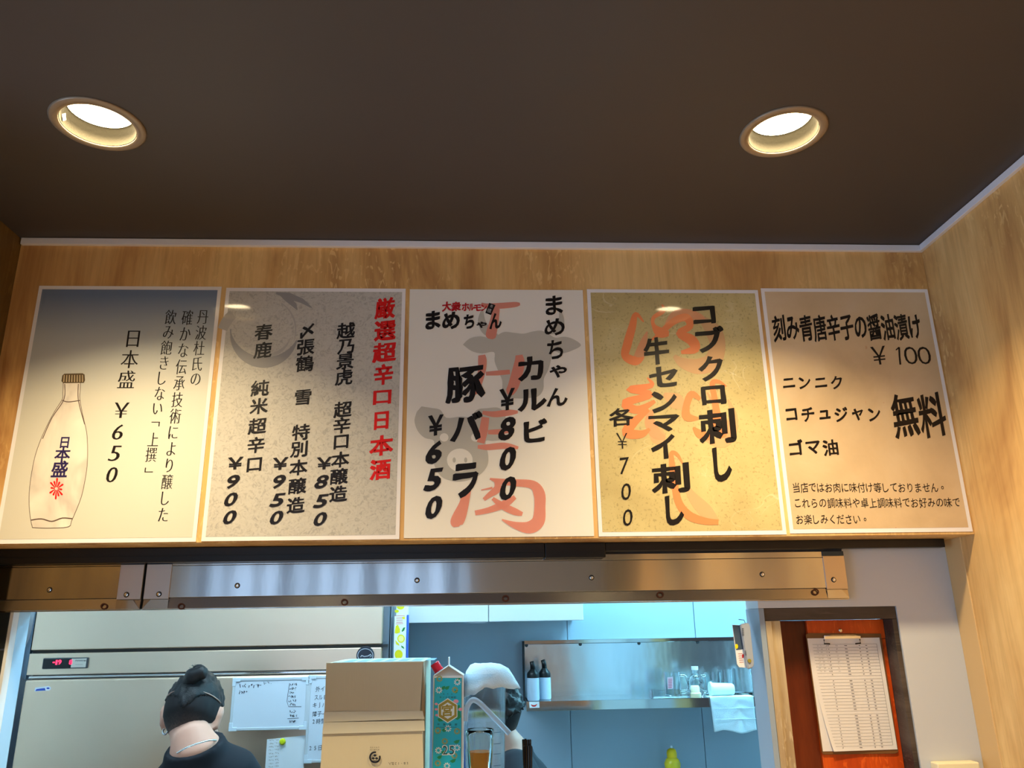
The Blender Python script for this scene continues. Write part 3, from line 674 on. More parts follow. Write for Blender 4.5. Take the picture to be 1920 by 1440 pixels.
strokes('orange_brush_stroke', OR1, [[(205, 195, 8), (160, 150, 26), (140, 220, 44), (112, 320, 50), (100, 390, 46), (160, 420, 50), (205, 400, 10)],
        [(310, 95, 6), (318, 130, 28), (262, 170, 22), (262, 215, 24), (300, 255, 60), (350, 262, 30)], [(250, 300, 8), (300, 260, 30), (380, 190, 40), (450, 170, 46), (470, 220, 40), (410, 260, 40), (480, 300, 60), (500, 350, 50), (420, 370, 20)],
        [(225, 515, 6), (250, 560, 30), (120, 582, 34), (250, 612, 34), (100, 660, 48), (170, 700, 46), (270, 650, 20)], [(235, 700, 20), (150, 770, 50), (110, 830, 60), (190, 840, 44), (240, 810, 16)],
        [(530, 640, 20), (480, 610, 40), (450, 680, 40), (455, 740, 50), (520, 750, 16)], [(680, 565, 8), (640, 540, 20), (600, 545, 30), (610, 620, 34), (625, 720, 44), (640, 820, 70), (680, 850, 20)], [(490, 800, 10), (530, 840, 50), (600, 860, 30)],
        [(430, 1010, 8), (400, 960, 20), (365, 950, 26), (372, 1040, 36), (385, 1140, 40), (410, 1240, 44), (470, 1310, 50), (560, 1340, 40), (635, 1345, 30)]], 3)
K = C(1090, 500, 2.5725)
words('first_dish_lettering', [('コ', K(592, 235), K(592, 235), 38, 30, H, True), ('ブ', K(620, 350), K(620, 350), 50, 44, H, True), ('ク', K(625, 490), K(625, 490), 43, 43, H, True), ('ロ', K(637, 620), K(637, 620), 41, 32, H, True), ('刺', K(655, 770), K(655, 770), 64, 60, H, True), ('し', K(680, 950), K(680, 950), 30, 60, H, True)], INK, P4, ink(5))
words('second_dish_lettering', [('牛', K(363, 405), K(363, 405), 44, 48, H, True), ('セ', K(395, 530), K(395, 530), 50, 36, H, True), ('ン', K(400, 650), K(400, 650), 44, 36, H, True), ('マ', K(400, 755), K(400, 755), 54, 28, H, True), ('イ', K(395, 870), K(395, 870), 42, 42, H, True), ('刺', K(430, 1020), K(430, 1020), 66, 52, H, True), ('し', K(450, 1172), K(450, 1172), 30, 52, H, True)], INK, P4, ink(5))
words('price_lettering', [('各', K(193, 725), K(193, 725), 44, 33, B, True), ('￥', K(197, 840), K(197, 840), 22, 30, 'thin', True), ('7', K(207, 960), K(207, 960), 17, 31, 'hand', True, 0, .1), ('0', K(216, 1085), K(216, 1085), 18, 31, 'hand', True, 0, .1), ('0', K(224, 1210), K(224, 1210), 18, 31, 'hand', True, 0, .1)], INK, P4, ink(5))
# --- poster 5
K = C(1410, 500, 2.5705)
words('heading_lettering', [('刻み青唐辛子の醤油漬け', K(130, 297), K(785, 290), 25, 48, B)], INK, P5, ink(3))
words('price_lettering', [('￥', K(612, 428), K(612, 428), 28, 34, 'hand', True), ('0', K(765, 428), K(765, 428), 26, 34, 'thin', True), ('0', K(830, 428), K(830, 428), 26, 34, 'thin', True)], INK, P5, ink(3))
bm = bmesh.new(); ribbon(bm, [K(693, 402)+(2.0,), K(703, 394)+(2.6,), K(709, 389)+(3.2,)], ink(3)); ribbon(bm, [K(709, 388)+(3.4,), K(711, 430)+(3.2,), K(715, 472)+(3.4,)], ink(3)); flat('price_lettering', bm, INK, P5)
words('condiment_lettering', [('ニンニク', K(177, 560), K(408, 558), 26, 26, B), ('コチュジャン', K(190, 713), K(590, 712), 27, 29, B), ('ゴマ油', K(212, 872), K(378, 872), 30, 30, B)], INK, P5, ink(3))
words('free_lettering', [('無', K(737, 715), K(737, 715), 46, 78, B, True), ('料', K(868, 715), K(868, 715), 48, 78, B, True)], INK, P5, ink(3))
words('notice_lettering', [('当店ではお肉に味付け等しておりません。', K(213, 1065), K(918, 1065), 15, 19, 'hand'), ('これらの調味料や卓上調味料でお好みの味で', K(220, 1140), K(985, 1137), 15, 19, 'hand'), ('お楽しみください。', K(230, 1218), K(545, 1218), 15, 19, 'hand')], INK, P5, ink(3))

# ================================================================== KITCHEN FITTINGS
FY = 2.9
def zf(px, py, Y=FY): return at(px, py, Y).z
# --- steel fridge
FX0, FX1 = -1.492, -.312
t = thing('steel_fridge', ((FX0+FX1)/2, 3.2, 0), 'tall stainless steel upright fridge with red digital display and whiteboards stuck on its door', 'fridge')
zg1, zg0 = CZ-.038, CZ-.048               # gap under the hood
zh0 = CZ-.117; zs0 = CZ-.130              # header bottom, silver strip bottom
box('cabinet', FX0-.004, FX1+.022, FY+.045, 3.52, .10, CZ+.16, FRIDGED, t, .004)
box('hood_panel', FX0, FX1, FY, FY+.044, zg1, CZ+.16, FRIDGE, t, .003)
box('hood_gap', FX0+.002, FX1+.02, FY+.012, FY+.044, zg0, zg1-.0004, DARKGAP, t)
hp = box('control_header', FX0, FX1, FY-.003, FY+.044, zh0, zg0-.0004, FRIDGE, t, .002)
box('header_lip', FX0+.004, FX1, FY+.004, FY+.044, zs0+.002, zh0-.003, CHROME, t, .002)
xs_ = at(385, 1400, FY).x
FRD = FRIDGE
dl_ = box('door', FX0+.001, xs_-.003, FY-.006, FY+.044, .62, zs0-.002, FRD, t, .006)
dr_ = box('door', xs_+.003, FX1, FY-.006, FY+.044, .62, zs0-.002, FRD, t, .006)
box('door', FX0+.001, xs_-.003, FY-.006, FY+.044, .12, .61, FRD, t, .006)
box('door', xs_+.003, FX1, FY-.006, FY+.044, .12, .61, FRD, t, .006)
box('door_seal', FX1+.001, FX1+.018, FY+.004, FY+.044, .12, zs0-.002, DARKGAP, t, .002)
bm = bmesh.new()                          # bulged grey side moulding
prof = [(CZ+.16, .0), (CZ+.02, .004), (CZ-.03, .016), (CZ-.07, .022), (CZ-.11, .018), (zs0, .004)]
pr = smooth_path(prof, 4); fr_ = [bm.verts.new((FX0-.0045-b, FY+.002, a)) for a, b in pr]; bk = [bm.verts.new((FX0-.0045-b, FY+.06, a)) for a, b in pr]
fi = [bm.verts.new((FX0-.0005, FY-.001, a)) for a, b in pr]
for i in range(len(pr)-1):
    bm.faces.new((fr_[i], bk[i], bk[i+1], fr_[i+1])); bm.faces.new((fi[i], fr_[i], fr_[i+1], fi[i+1]))
bmesh.ops.recalc_face_normals(bm, faces=bm.faces); link('side_moulding', bm, mat('side_moulding', rgb(96, 116, 136), .4, .3), t, True)
for k in range(4):
    x = FX0+.08 if k % 2 else FX1-.08; y = 2.99 if k < 2 else 3.45
    lathe('foot', [(.02, .0), (.02, .1)], (x, y, 0), CHROME, t, 14)
# display
a = at(83.5, 1234, FY); b = at(166, 1251, FY)
dz0, dz1 = b.z-.003, a.z+.000
dp = box('display', a.x, b.x, FY-.008, FY-.0035, dz0, dz1, mat('display_bezel', rgb(70, 74, 80), .4), t, .003)
mx = at(136, 1240, FY).x
box('display_window', a.x+.003, mx, FY-.0092, FY-.0082, dz0+.003, dz1-.003, mat('display_black', rgb(18, 20, 24), .2), dp)
box('name_plate', mx+.001, b.x-.006, FY-.0092, FY-.0082, dz0+.003, dz1-.003, mat('plate_grey', rgb(200, 196, 186), .4), dp)
LED = mat('red_led', (1, .03, .08, 1), .4, emit=(1, .02, .07), es=3.2)
YD = FY-.0096
words('digits', [('-', (101, 1242), (101, 1242), 4, 1.5, 'bold', True), ('1', (106, 1242), (106, 1242), 2.5, 8.5, 'bold', True), ('9', (112, 1241.5), (112, 1241.5), 5.5, 8.5, 'bold', True), ('8', (132.5, 1241.5), (132.5, 1241.5), 5.5, 8.5, 'bold', True)], LED, dp, YD)
s = 'Panasonic'; words('name_lettering', [(c, (142.5+i*2.35, 1238.6), (142.5+i*2.35, 1238.6), 1.9, 2.4 if c != 'P' else 3, 'sans', True) for i, c in enumerate(s)], BOARDINK, dp, YD)
bm = bmesh.new(); ribbon(bm, [(141, 1246, .6), (155, 1245.8, .6)], YD); flat('small_line', bm, GREYINK, dp)
# oval sticker on the left door
YS = FY-.0066
sk = thing('oval_sticker', at(79, 1292, YS), 'small white and blue oval sticker at the top left of the fridge door', 'sticker')
bm = bmesh.new(); blob(bm, ell(90, 1290.5, 5.5, 4.2, 20), YS); blob(bm, [(64.5, 1296), (66, 1289.5), (90, 1286.4), (92, 1294.5), (66, 1296.4)], YS+.0001); flat('white_backing', bm, mat('white_sticker2', rgb(236, 240, 250), .4), sk)
bm = bmesh.new(); blob(bm, [(66, 1295.6), (68.5, 1292), (84, 1290), (85.5, 1294.6)], YS-.0002); blob(bm, ell(90, 1290.5, 3, 1.6, 14), YS-.0002); flat('blue_band', bm, mat('blue_ink', rgb(50, 84, 190), .4), sk)
# round badge at the right of the header
YB = FY-.0046; q = at(685, 1229, YB)
bd = thing('round_badge', (q.x, YB, q.z), 'dark round badge with a silver squiggle on the fridge header above the cardboard box', 'badge')
lathe('disc', [(.0305, .0012), (.0305, -.0015), (.029, -.003)], (q.x, YB, q.z), mat('badge_black', rgb(40, 44, 54), .3), bd, 32, 'Y')
bm = bmesh.new(); p_ = ell(685, 1229, 14.2, 12.6, 36); ribbon(bm, [(x, y, 1.2) for x, y in p_+p_[:2]], YB-.0034)
ribbon(bm, [(676, 1232, 1.5), (678, 1229, 2), (683, 1231, 1.6), (690, 1230, 1.6), (695, 1227, 2.2), (697, 1230, 1.5), (693, 1232, 1)], YB-.0034); flat('silver_mark', bm, mat('silver_ink', rgb(190, 196, 204), .3, .6), bd)
# --- whiteboards and note on the fridge
def board(nm, lab, c4, wr, wire=True):
    (xa_, za), (xb_, zb_) = [(at(px, py, FY-.02).x, at(px, py, FY-.02).z) for px, py in c4]
    y0 = FY-.0195; t = thing(nm, ((xa_+xb_)/2, y0, zb_), lab, 'whiteboard')
    box('panel', xa_+.003, xb_-.003, y0+.002, y0+.012, zb_+.003, za-.003, mat('whiteboard_face', rgb(214, 224, 236), .2, spec=.5), t, .001)
    e = .009
    for (u0, u1, v0, v1) in ((xa_, xb_, zb_, zb_+e), (xa_, xb_, za-e, za), (xa_, xa_+e, zb_+e, za-e), (xb_-e, xb_, zb_+e, za-e)):
        box('frame_strip', u0, u1, y0, y0+.013, v0, v1, mat('board_frame', rgb(210, 220, 228), .35, .2), t, .0015)
    for (u, v) in ((xa_, zb_), (xb_-.024, zb_), (xa_, za-.024), (xb_-.024, za-.024)):
        sx = u == xa_; sz = v == zb_; bm = bmesh.new()
        add_box(bm, u-.001, u+.025, y0-.0015, y0+.012, (v-.001 if sz else v+.013), (v+.011 if sz else v+.025), .001)
        add_box(bm, (u-.001 if sx else u+.013), (u+.011 if sx else u+.025), y0-.0013, y0+.012, v-.001, v+.025, .001)
        link('corner_cap', bm, mat('board_corner', rgb(214, 228, 240), .3), t)
    bm = bmesh.new(); wr(bm, y0+.0016); flat('handwriting', bm, BOARDINK, t); return t
def wr1(bm, Y):
    rn = random.Random(4)
    for (x, w) in ((449, 12), (466, 20)): scrib(bm, x, 1286, w, 8, Y, 3 if w < 15 else 5, 1.35, rn)
    ribbon(bm, [(486, 1285, 1.1), (490, 1284.6, 1.1)], Y); scrib(bm, 493, 1281, 16, 6, Y, 4, 1.0, rn)
    scrib(bm, 448, 1298, 16, 7, Y, 4, 1.35, rn)
    ribbon(bm, [(543, 1281, .9), (540, 1300, .9), (538, 1315, .9), (541, 1325, .9), (565, 1325, .9)], Y)
    for i, (yy, w) in enumerate(((1283, 14), (1291, 13), (1298.5, 9), (1306, 16), (1314, 17), (1321, 11), (1334, 13), (1342, 14), (1353, 12))):
        scrib(bm, 543 if i not in (3, 4) else 540, yy, w, 5.5, Y, 4, 1.15, rn)
    ribbon(bm, [(539, 1347.5, .9), (560, 1346.5, .9)], Y)
board('small_whiteboard', 'small framed whiteboard with handwriting, on the fridge door right of the man with the bun', ((437, 1272), (574.5, 1367.5)), wr1)
def wr2(bm, Y):
    for s_, px, py, w in (('外イ', 596, 1292, 9), ('スルE', 593, 1308, 8), ('キJハ', 590, 1322.5, 9), ('障子一', 590, 1339, 9), ('2時間', 588, 1353, 9), ('25日夏至', 582, 1403, 9)):
        for i, ch in enumerate(s_): put(bm, ch, px+i*w, py-i*.4, w*.95, 10.5, Y, 'hand')
board('tall_whiteboard', 'tall framed whiteboard with handwritten lines, half hidden behind the cardboard box', ((579, 1267), (690, 1428)), wr2)
a = at(501, 1384, FY-.0075); b = at(568, 1460, FY-.0075)
nt_ = thing('paper_note', ((a.x+b.x)/2, FY-.007, b.z), 'white paper list held by a yellow magnet below the small whiteboard', 'paper')
bm = bmesh.new(); add_box(bm, a.x, b.x, FY-.0078, FY-.0068, b.z, a.z+.006, 0)
for v in bm.verts:
    if v.co.z > b.z+.02 and v.co.x < (a.x+b.x)/2: v.co.z -= .010
link('sheet', bm, mat('paper', rgb(226, 232, 238), .7), nt_)
bm = bmesh.new(); rn = random.Random(9)
for k in range(9): scrib(bm, 504, 1388+k*6.2, 9, 3, FY-.0081, 4, .6, rn); scrib(bm, 515, 1387+k*6.2, 8, 3, FY-.0081, 3, .6, rn)
flat('small_writing', bm, GREYINK, nt_)
q = at(530, 1390.5, FY-.009)
lathe('magnet', [(.0095, .001), (.0105, -.002), (.0095, -.006), (.006, -.009)], (q.x, FY-.009, q.z), mat('yellow_magnet', rgb(214, 226, 30), .35), nt_, 24, 'Y')

# --- hanging cupboard (two flap doors)
x0 = at(738, 1160, 3.25).x; x1 = at(1094, 1160, 3.25).x; xmid = at(916, 1160, 3.25).x; zc = zf(900, 1166, 3.25)
t = thing('wall_cupboard', ((x0+x1)/2, 3.4, zc), 'white hanging cupboard with two flap doors above the second cook', 'cupboard')
box('body', x0, x1, 3.272, 3.5915, zc+.004, zc+.42, KWHITE, t, .002)
box('door', x0, xmid-.0015, 3.25, 3.271, zc, zc+.42, WHITEP, t, .002)
box('door', xmid+.0015, x1, 3.25, 3.271, zc, zc+.42, WHITEP, t, .002)
box('grip_rail', at(875, 1160, 3.25).x, xmid-.01, 3.252, 3.262, zc-.004, zc-.0003, GREYP, t)

# --- wall shelf with steel back
hy0, hy1 = 3.33, 3.59
sx0 = at(987, 1320, hy0).x; bx0 = at(983, 1250, hy1).x; sx1 = 1.42
szt = zf(1100, 1313, hy0); lip = .036
t = thing('wall_shelf', ((bx0+sx1)/2, hy1, szt-lip), 'steel wall shelf with tall back plate holding sauce bottles and glasses', 'shelf')
bt = zf(1100, 1199, hy1-.004)
box('back_plate', bx0, sx1, hy1-.004, hy1+.0015, szt-.01, bt-.016, SHELFST, t, .0006)
box('top_rail', bx0, sx1, hy1-.010, hy1+.0015, bt-.0155, bt, STEEL, t, .001)
box('shelf_board', bx0+.002, sx1, hy0+.003, hy1-.0045, szt-.012, szt-.001, STEEL, t, .001)
box('front_lip', sx0, sx1, hy0, hy0+.0028, szt-lip, szt, STEEL, t, .001)
box('side_edge', bx0-.007, bx0-.001, hy1-.06, hy1+.0015, szt-.03, bt-.002, DARKGAP, t, .001)
for px, py in ((987, 1210), (1088, 1208), (1198, 1206), (1308, 1204)):
    q = at(px, py, hy1-.0042); lathe('screw', [(.0075, 0), (.006, -.003), (.003, -.0035)], (q.x, q.y, q.z), DARKGAP, t, 14, 'Y')
# red-mouthed sticker on the lip
q = at(1001, 1322, hy0-.0012)
st_ = thing('shelf_sticker', (q.x, q.y, q.z), 'small white sticker with a red arc on the front lip of the wall shelf', 'sticker')
bm = bmesh.new(); blob(bm, [(992, 1316), (1011, 1315.5), (1011.5, 1327), (993, 1327.5)], hy0-.0012); flat('backing', bm, WHITEP, st_)
bm = bmesh.new(); ribbon(bm, [(995.5, 1321, 1), (999, 1323.6, 3), (1003, 1323.6, 3), (1007, 1320.5, 1)], hy0-.0014); flat('red_arc', bm, REDINK, st_)
# sauce bottles
BOTW = mat('milky_bottle', rgb(206, 226, 246), .4, spec=.5, trans=.15)
def sauce(px, ytop, ynk, Y, r, lab, tilt):
    p = at(px, 1300, Y); zt = zf(px, ytop, Y); zn = zf(px, ynk, Y); b0 = szt+.0
    t = thing('sauce_bottle', (p.x, Y, b0), lab, 'bottle', 'sauce bottles on the wall shelf'); h = zn-b0
    lathe('body', [(r*.9, 0), (r, .006), (r, h-.006), (r*.97, h)], (p.x, Y, b0), BOTW, t, 28)
    H_ = zt-zn
    cp = lathe('cap', [(r*1.0, 0), (r*1.0, H_*.22), (r*.92, H_*.3), (r*.42, H_*.52)], (p.x, Y, zn+.0005), BLACKP, t, 24)
    bm = bmesh.new(); add_tube(bm, [(p.x, Y, zn+H_*.5), (p.x-tilt*.2, Y, zn+H_*.78), (p.x-tilt, Y, zn+H_)], [r*.42, r*.4, r*.34], 16); link('spout', bm, BLACKP, cp, True)
sauce(1000, 1240, 1271, 3.37, .0245, 'white squeeze bottle with black spout cap, left one at the shelf end', .004)
sauce(1022, 1237, 1270, 3.42, .0245, 'white squeeze bottle with black spout cap, right one of the pair', .006)
# glassware
GLASS = mat('clear_glass', (.93, .98, 1, 1), .03, trans=1, ior=1.45, spec=.5)
def hollow(nm, x, y, z, r0, r1, h, th=.003, parent=None, seg=28, m=GLASS, base=.01):
    return lathe(nm, [(r0*.9, 0), (r0, .003), (r1, h), (r1-th, h), (r0-th, base), (.002, base)], (x, y, z), m, parent, seg)
def mug(px, ytop, Y, r, lab, handle):
    p = at(px, 1300, Y); z0 = szt+.0; h = zf(px, ytop, Y)-z0
    t = thing('beer_mug', (p.x, Y, z0), lab, 'glass', 'glassware on the wall shelf'); hollow('cup', p.x, Y, z0, r, r, h, .004, t)
    s = handle
    if s:
        pts = smooth_path([(p.x+s*(r-.002), Y-.008, z0+h*.85), (p.x+s*(r+.022), Y-.008, z0+h*.82), (p.x+s*(r+.03), Y-.008, z0+h*.5), (p.x+s*(r+.020), Y-.008, z0+h*.2), (p.x+s*(r-.002), Y-.008, z0+h*.16)], 4)
        bm = bmesh.new(); add_tube(bm, pts, .005, 8); link('handle', bm, GLASS, t, True)
    return t
m1 = mug(1262, 1260, 3.42, .033, 'clear beer mug with a printed red and white label, leftmost on the shelf', 1)
bm = bmesh.new(); blob(bm, [(1251, 1270), (1262, 1269), (1262, 1291), (1252, 1292)], 3.42-.0335); flat('label', bm, mat('pinkish_label', rgb(206, 176, 190), .5), m1)
bm = bmesh.new()
for k in range(6): ribbon(bm, [(1253, 1274+k*3, 1.2), (1260, 1273.5+k*3, 1.2)], 3.42-.0338)
flat('label_marks', bm, mat('faded_red_ink', rgb(190, 70, 90), .5), m1)
mug(1339, 1260, 3.44, .034, 'clear beer mug standing behind the cream stopper', -1)
mug(1362, 1255, 3.47, .030, 'clear beer mug behind the white cup lying on its side', 0)
mug(1394, 1253, 3.48, .040, 'large clear beer mug at the right end of the shelf by the white jamb', 0)
p = at(1308, 1290, 3.40); t = thing('glass_bottle', (p.x, 3.42, szt), 'small clear glass bottle with round shoulders behind the cream stopper', 'bottle')
lathe('body', [(.026, 0), (.03, .004), (.031, .05), (.027, .072), (.013, .084), (.012, .1)], (p.x, 3.42, szt), GLASS, t, 28)
lathe('cap', [(.014, 0), (.014, .014)], (p.x, 3.42, szt+.1003), WHITEP, t, 20)
xa_ = at(1223, 1300, 3.36).x; xb_ = at(1292, 1300, 3.36).x
t = thing('glass_tray', ((xa_+xb_)/2, 3.4, szt), 'flat clear glass tray at the front of the shelf under the labelled mug', 'tray')
bm = bmesh.new(); add_box(bm, xa_, xb_, 3.35, 3.38, szt, szt+.006, .001); link('base', bm, GLASS, t)
for u0, u1, v0, v1 in ((xa_, xb_, 3.345, 3.3495), (xa_, xb_, 3.3805, 3.3845), (xa_-.0045, xa_-.0005, 3.345, 3.3845), (xb_+.0005, xb_+.0045, 3.345, 3.3845)):
    bm = bmesh.new(); add_box(bm, u0, u1, v0, v1, szt, szt+.030, .001); link('rim_wall', bm, GLASS, t)
p = at(1304, 1297, 3.35); t = thing('cream_stopper', (p.x, 3.352, szt), 'cream plastic stopper cap on the shelf beside the white towel', 'cap')
lathe('flange', [(.022, 0), (.023, .003), (.023, .016), (.021, .018)], (p.x, 3.354, szt), CREAM, t, 24)
lathe('plug', [(.018, 0), (.0175, .022), (.015, .026)], (p.x, 3.354, szt+.0185), CREAM, t, 24)
zc_ = szt+.024; t = thing('white_cup', (at(1350, 1295, 3.37).x, 3.37, szt), 'white cup lying on its side on the shelf above the towel', 'cup')
xa_ = at(1333, 1295, 3.37).x; xb_ = at(1376, 1295, 3.37).x; L_ = xb_-xa_
CUPW = mat('cup_white', rgb(226, 246, 240), .35)
lathe('body', [(.024, 0), (.026, .004), (.0225, L_-.006), (.018, L_), ], (xa_, 3.372, szt+.0265), CUPW, t, 28, 'X')
lathe('rim', [(.0285, -.004), (.0285, .0035), (.0265, .0038)], (xa_, 3.372, szt+.0285), CUPW, t, 28, 'X')
# towel over the lip
bm = bmesh.new(); X0 = at(1329, 1305, 3.325).x; X1 = at(1412, 1303, 3.325).x; Zb = zf(1370, 1372, 3.325)
nu, nv = 26, 30; g = []
for j in range(nv+1):
    row = []
    for i in range(nu+1):
        u = i/nu; v = j/nv; s_ = v*(szt+.004-Zb+.05)-.05
        if s_ < 0: y = 3.322-s_; z = szt+.004
        else: y = 3.322-.003*math.sin(u*9+v*3)*min(1, v*2)-.006*math.exp(-((u-.62)/.12)**2)*v; z = szt+.004-s_+.006*math.sin(u*7)*v*v
        z += .002*noise.noise(Vector((u*6, v*6, 1))); x = X0+(X1-X0)*u+.010*v*(1-u)
        row.append(bm.verts.new((x, y, z)))
    g.append(row)
for j in range(nv):
    for i in range(nu): bm.faces.new((g[j][i], g[j+1][i], g[j+1][i+1], g[j][i+1]))
TOW = mat('towel', rgb(214, 228, 236), .95, bump=((1, 1, 1), 420, .6, .002))
tw = link('white_towel', bm, TOW, None, True); md = tw.modifiers.new('s', 'SOLIDIFY'); md.thickness = .003
tag(tw, 'white terry towel hanging over the front lip at the right end of the shelf', 'towel')
bm = bmesh.new()
for v in (.30, .52, .74): 
    zz = szt+.004-(v*(szt+.004-Zb+.05)-.05); add_box(bm, X0+.012, X1-.002, 3.3135, 3.3165, zz-.0012, zz+.0012)
link('woven_band', bm, TOW, tw)
# kitchen back counter with the detergent bottle
t = thing('kitchen_counter', (.5, 3.3, 0), 'stainless steel work counter along the kitchen back wall under the shelf', 'counter')
box('worktop', -.25, 1.69, 3.05, 3.59, .98, 1.02, STEEL, t, .004); box('cabinet', -.24, 1.68, 3.08, 3.58, .1, .979, FRIDGE, t, .002)
for x in (-.2, .5, 1.2): box('door', x, x+.47, 3.065, 3.0795, .14, .95, FRIDGE, t, .003)
p = at(1260, 1420, 3.5); z0 = 1.0201; zt = zf(1260, 1399, 3.5); H_ = zt-z0
t = thing('detergent_bottle', (p.x, 3.5, z0), 'yellow dish detergent bottle with a yellow cap standing by the back wall', 'bottle')
DET = mat('yellow_detergent', rgb(240, 214, 50), .25, trans=.2)
hb = H_-.042
lathe('body', [(.027, 0), (.031, .006), (.031, hb*.35), (.024, hb*.55), (.022, hb*.62), (.031, hb*.82), (.033, hb*.9), (.026, hb*.97), (.018, hb)], (p.x, 3.5, z0), DET, t, 28)
lathe('cap', [(.020, 0), (.0205, .016), (.017, .028), (.008, .034)], (p.x, 3.5, z0+hb+.0004), mat('yellow_cap', rgb(236, 196, 20), .35), t, 24)
lathe('nozzle', [(.006, 0), (.0045, .009)], (p.x, 3.5, z0+hb+.0348), WHITEP, t, 14)

# --- wrap boxes standing in a rack on the side of the fridge
rk = thing('magnetic_wrap_rack', (FX1+.05, 2.98, CZ-.4), 'white metal rack on the right side of the fridge holding two lemon boxes', 'rack')
px0 = at(739, 1200, 2.96).x; px1 = at(761.5, 1200, 2.96).x
box('back_rail', FX1+.024, FX1+.028, 2.952, 3.2, CZ-.30, CZ+.10, FRIDGED, rk, .001)
zl = zf(750, 1262, 2.96); box('tray', FX1+.0285, px1+.01, 2.948, 3.02, zl-.012, zl-.0005, WHITEP, rk, .001)
def lemonbox(y0, y1, z0, z1, lab, dx=0):
    t = thing('lemon_box', ((px0+px1)/2, y0, z0), lab, 'box', 'lemon boxes beside the fridge')
    bm = bmesh.new(); add_box(bm, px0+dx, px1+dx, y0, y1, z0, z1, .0008); link('carton', bm, mat('lemon_box_white', rgb(236, 240, 236), .45), t)
    return t
ztl = zf(750, 1154.5, 2.95)
lb = lemonbox(2.95, 2.995, zl, ztl, 'tall narrow box printed with lemons, standing right of the fridge')
box('blue_back', px1+.0004, px1+.006, 2.96, 2.995, zl, ztl+.003, mat('blue_card', rgb(60, 100, 200), .5), lb)
YL = 2.9496
YEL = mat('lemon_yellow', rgb(232, 222, 20), .4); PYEL = mat('pale_lemon', rgb(250, 244, 150), .4); LEAF = mat('leaf_green_ink', rgb(40, 140, 60), .4)
bm = bmesh.new(); blob(bm, [(740, 1187), (742, 1174), (746, 1171), (750, 1180), (750, 1186), (744, 1188)], YL); blob(bm, ell(752, 1197.5, 7, 7.8), YL); blob(bm, ell(747.5, 1227, 7.4, 8.6), YL); blob(bm, [(741, 1200), (748, 1207), (749, 1211), (743, 1208)], YL); blob(bm, [(754, 1157), (759, 1156), (759, 1161), (755, 1161)], YL); flat('lemon_print', bm, YEL, lb)
bm = bmesh.new(); blob(bm, ell(752, 1197.5, 5, 5.6), YL-.0001); flat('lemon_slice_print', bm, PYEL, lb)
bm = bmesh.new(); blob(bm, [(753, 1183), (756, 1177), (760, 1176), (758, 1182), (754, 1185)], YL); blob(bm, [(752, 1210), (757, 1213), (758, 1217), (753, 1214)], YL); flat('leaf_print', bm, LEAF, lb)
bm = bmesh.new()
for k in range(3): ribbon(bm, [(743, 1159+k*4, 1), (755, 1158.6+k*4, 1)], YL)
ribbon(bm, [(740, 1154.8, .9), (759, 1154.4, .9)], YL); ribbon(bm, [(742, 1170, .9), (756, 1169, .9)], YL); flat('small_print', bm, mat('salmon_ink', rgb(220, 110, 100), .4), lb)
lb2 = lemonbox(3.0, 3.04, zf(750, 1158, 3.0), CZ+.13, 'second lemon box rising behind the first at the fridge side', .001)
bm = bmesh.new(); blob(bm, ell(751, 1138, 7, 5), 2.9996); blob(bm, ell(744, 1146, 4, 3), 2.9996); flat('lemon_print', bm, YEL, lb2)

# --- alarm device and card at the right jamb
GD = mat('device_grey', rgb(160, 170, 186), .4)
yd = YW-.0155
def slab(nm, pts, y0, y1, m, parent, bev=.0015):
    bm = bmesh.new(); f = bm.faces.new([bm.verts.new((at(px, py, y0).x, y0, at(px, py, y0).z)) for px, py in pts])
    r = bmesh.ops.extrude_face_region(bm, geom=[f]); bmesh.ops.translate(bm, verts=[v for v in r['geom'] if isinstance(v, bmesh.types.BMVert)], vec=(0, y1-y0, 0))
    bmesh.ops.recalc_face_normals(bm, faces=bm.faces)
    if bev: bmesh.ops.bevel(bm, geom=bm.edges[:], offset=bev, segments=2, affect='EDGES')
    return link(nm, bm, m, parent)
q = at(1400, 1215, yd)
t = thing('wall_device', (q.x, yd, q.z-.05), 'slim grey device with vent slots hung on the white jamb left of the door niche', 'device')
slab('case', [(1388.5, 1171), (1402, 1167), (1406.5, 1172), (1414.5, 1245), (1412, 1252), (1402, 1255)], yd, YW-.0045, GD, t, .002)
bm = bmesh.new()
for k in range(8): ribbon(bm, [(1390.8+k*.12, 1178.5+k*1.9, .95), (1394.6+k*.12, 1178.2+k*1.9, .95)], yd-.0002)
for k in range(4): ribbon(bm, [(1396.2+k*.3, 1221+k*2.3, 1.1), (1399+k*.3, 1221+k*2.3, 1.1)], yd-.0002)
flat('vent_slots', bm, DARKGAP, t)
q = at(1405, 1239, yd-.0004); lathe('round_button', [(.0042, 0), (.004, -.0015)], (q.x, q.y, q.z), mat('olive_button', rgb(150, 140, 50), .4), t, 18, 'Y')
tube('hook', [at(1385, 1161.5, yd+.004), at(1395, 1162.5, yd+.004), at(1398, 1170, yd+.004)], .0009, DARKGAP, t)
yc = yd+.013; q = at(1383, 1215, yc)
t = thing('hanging_card', (q.x, yc, q.z-.05), 'small printed card dark above and white below, hanging beside the grey device', 'card')
slab('card', [(1373, 1171.5), (1389.5, 1172), (1396, 1217), (1400, 1252), (1386, 1251), (1382, 1245)], yc, yc+.0012, WHITEP, t, 0)
slab('dark_half', [(1373.4, 1172), (1389.2, 1172.5), (1395, 1217), (1380.5, 1219)], yc-.0004, yc-.0001, mat('slate_card', rgb(66, 84, 104), .5), t, 0)
bm = bmesh.new(); blob(bm, ell(1381, 1212, 3, 4.6, 16), yc-.0006); flat('yellow_spot', bm, YEL, t)
bm = bmesh.new()
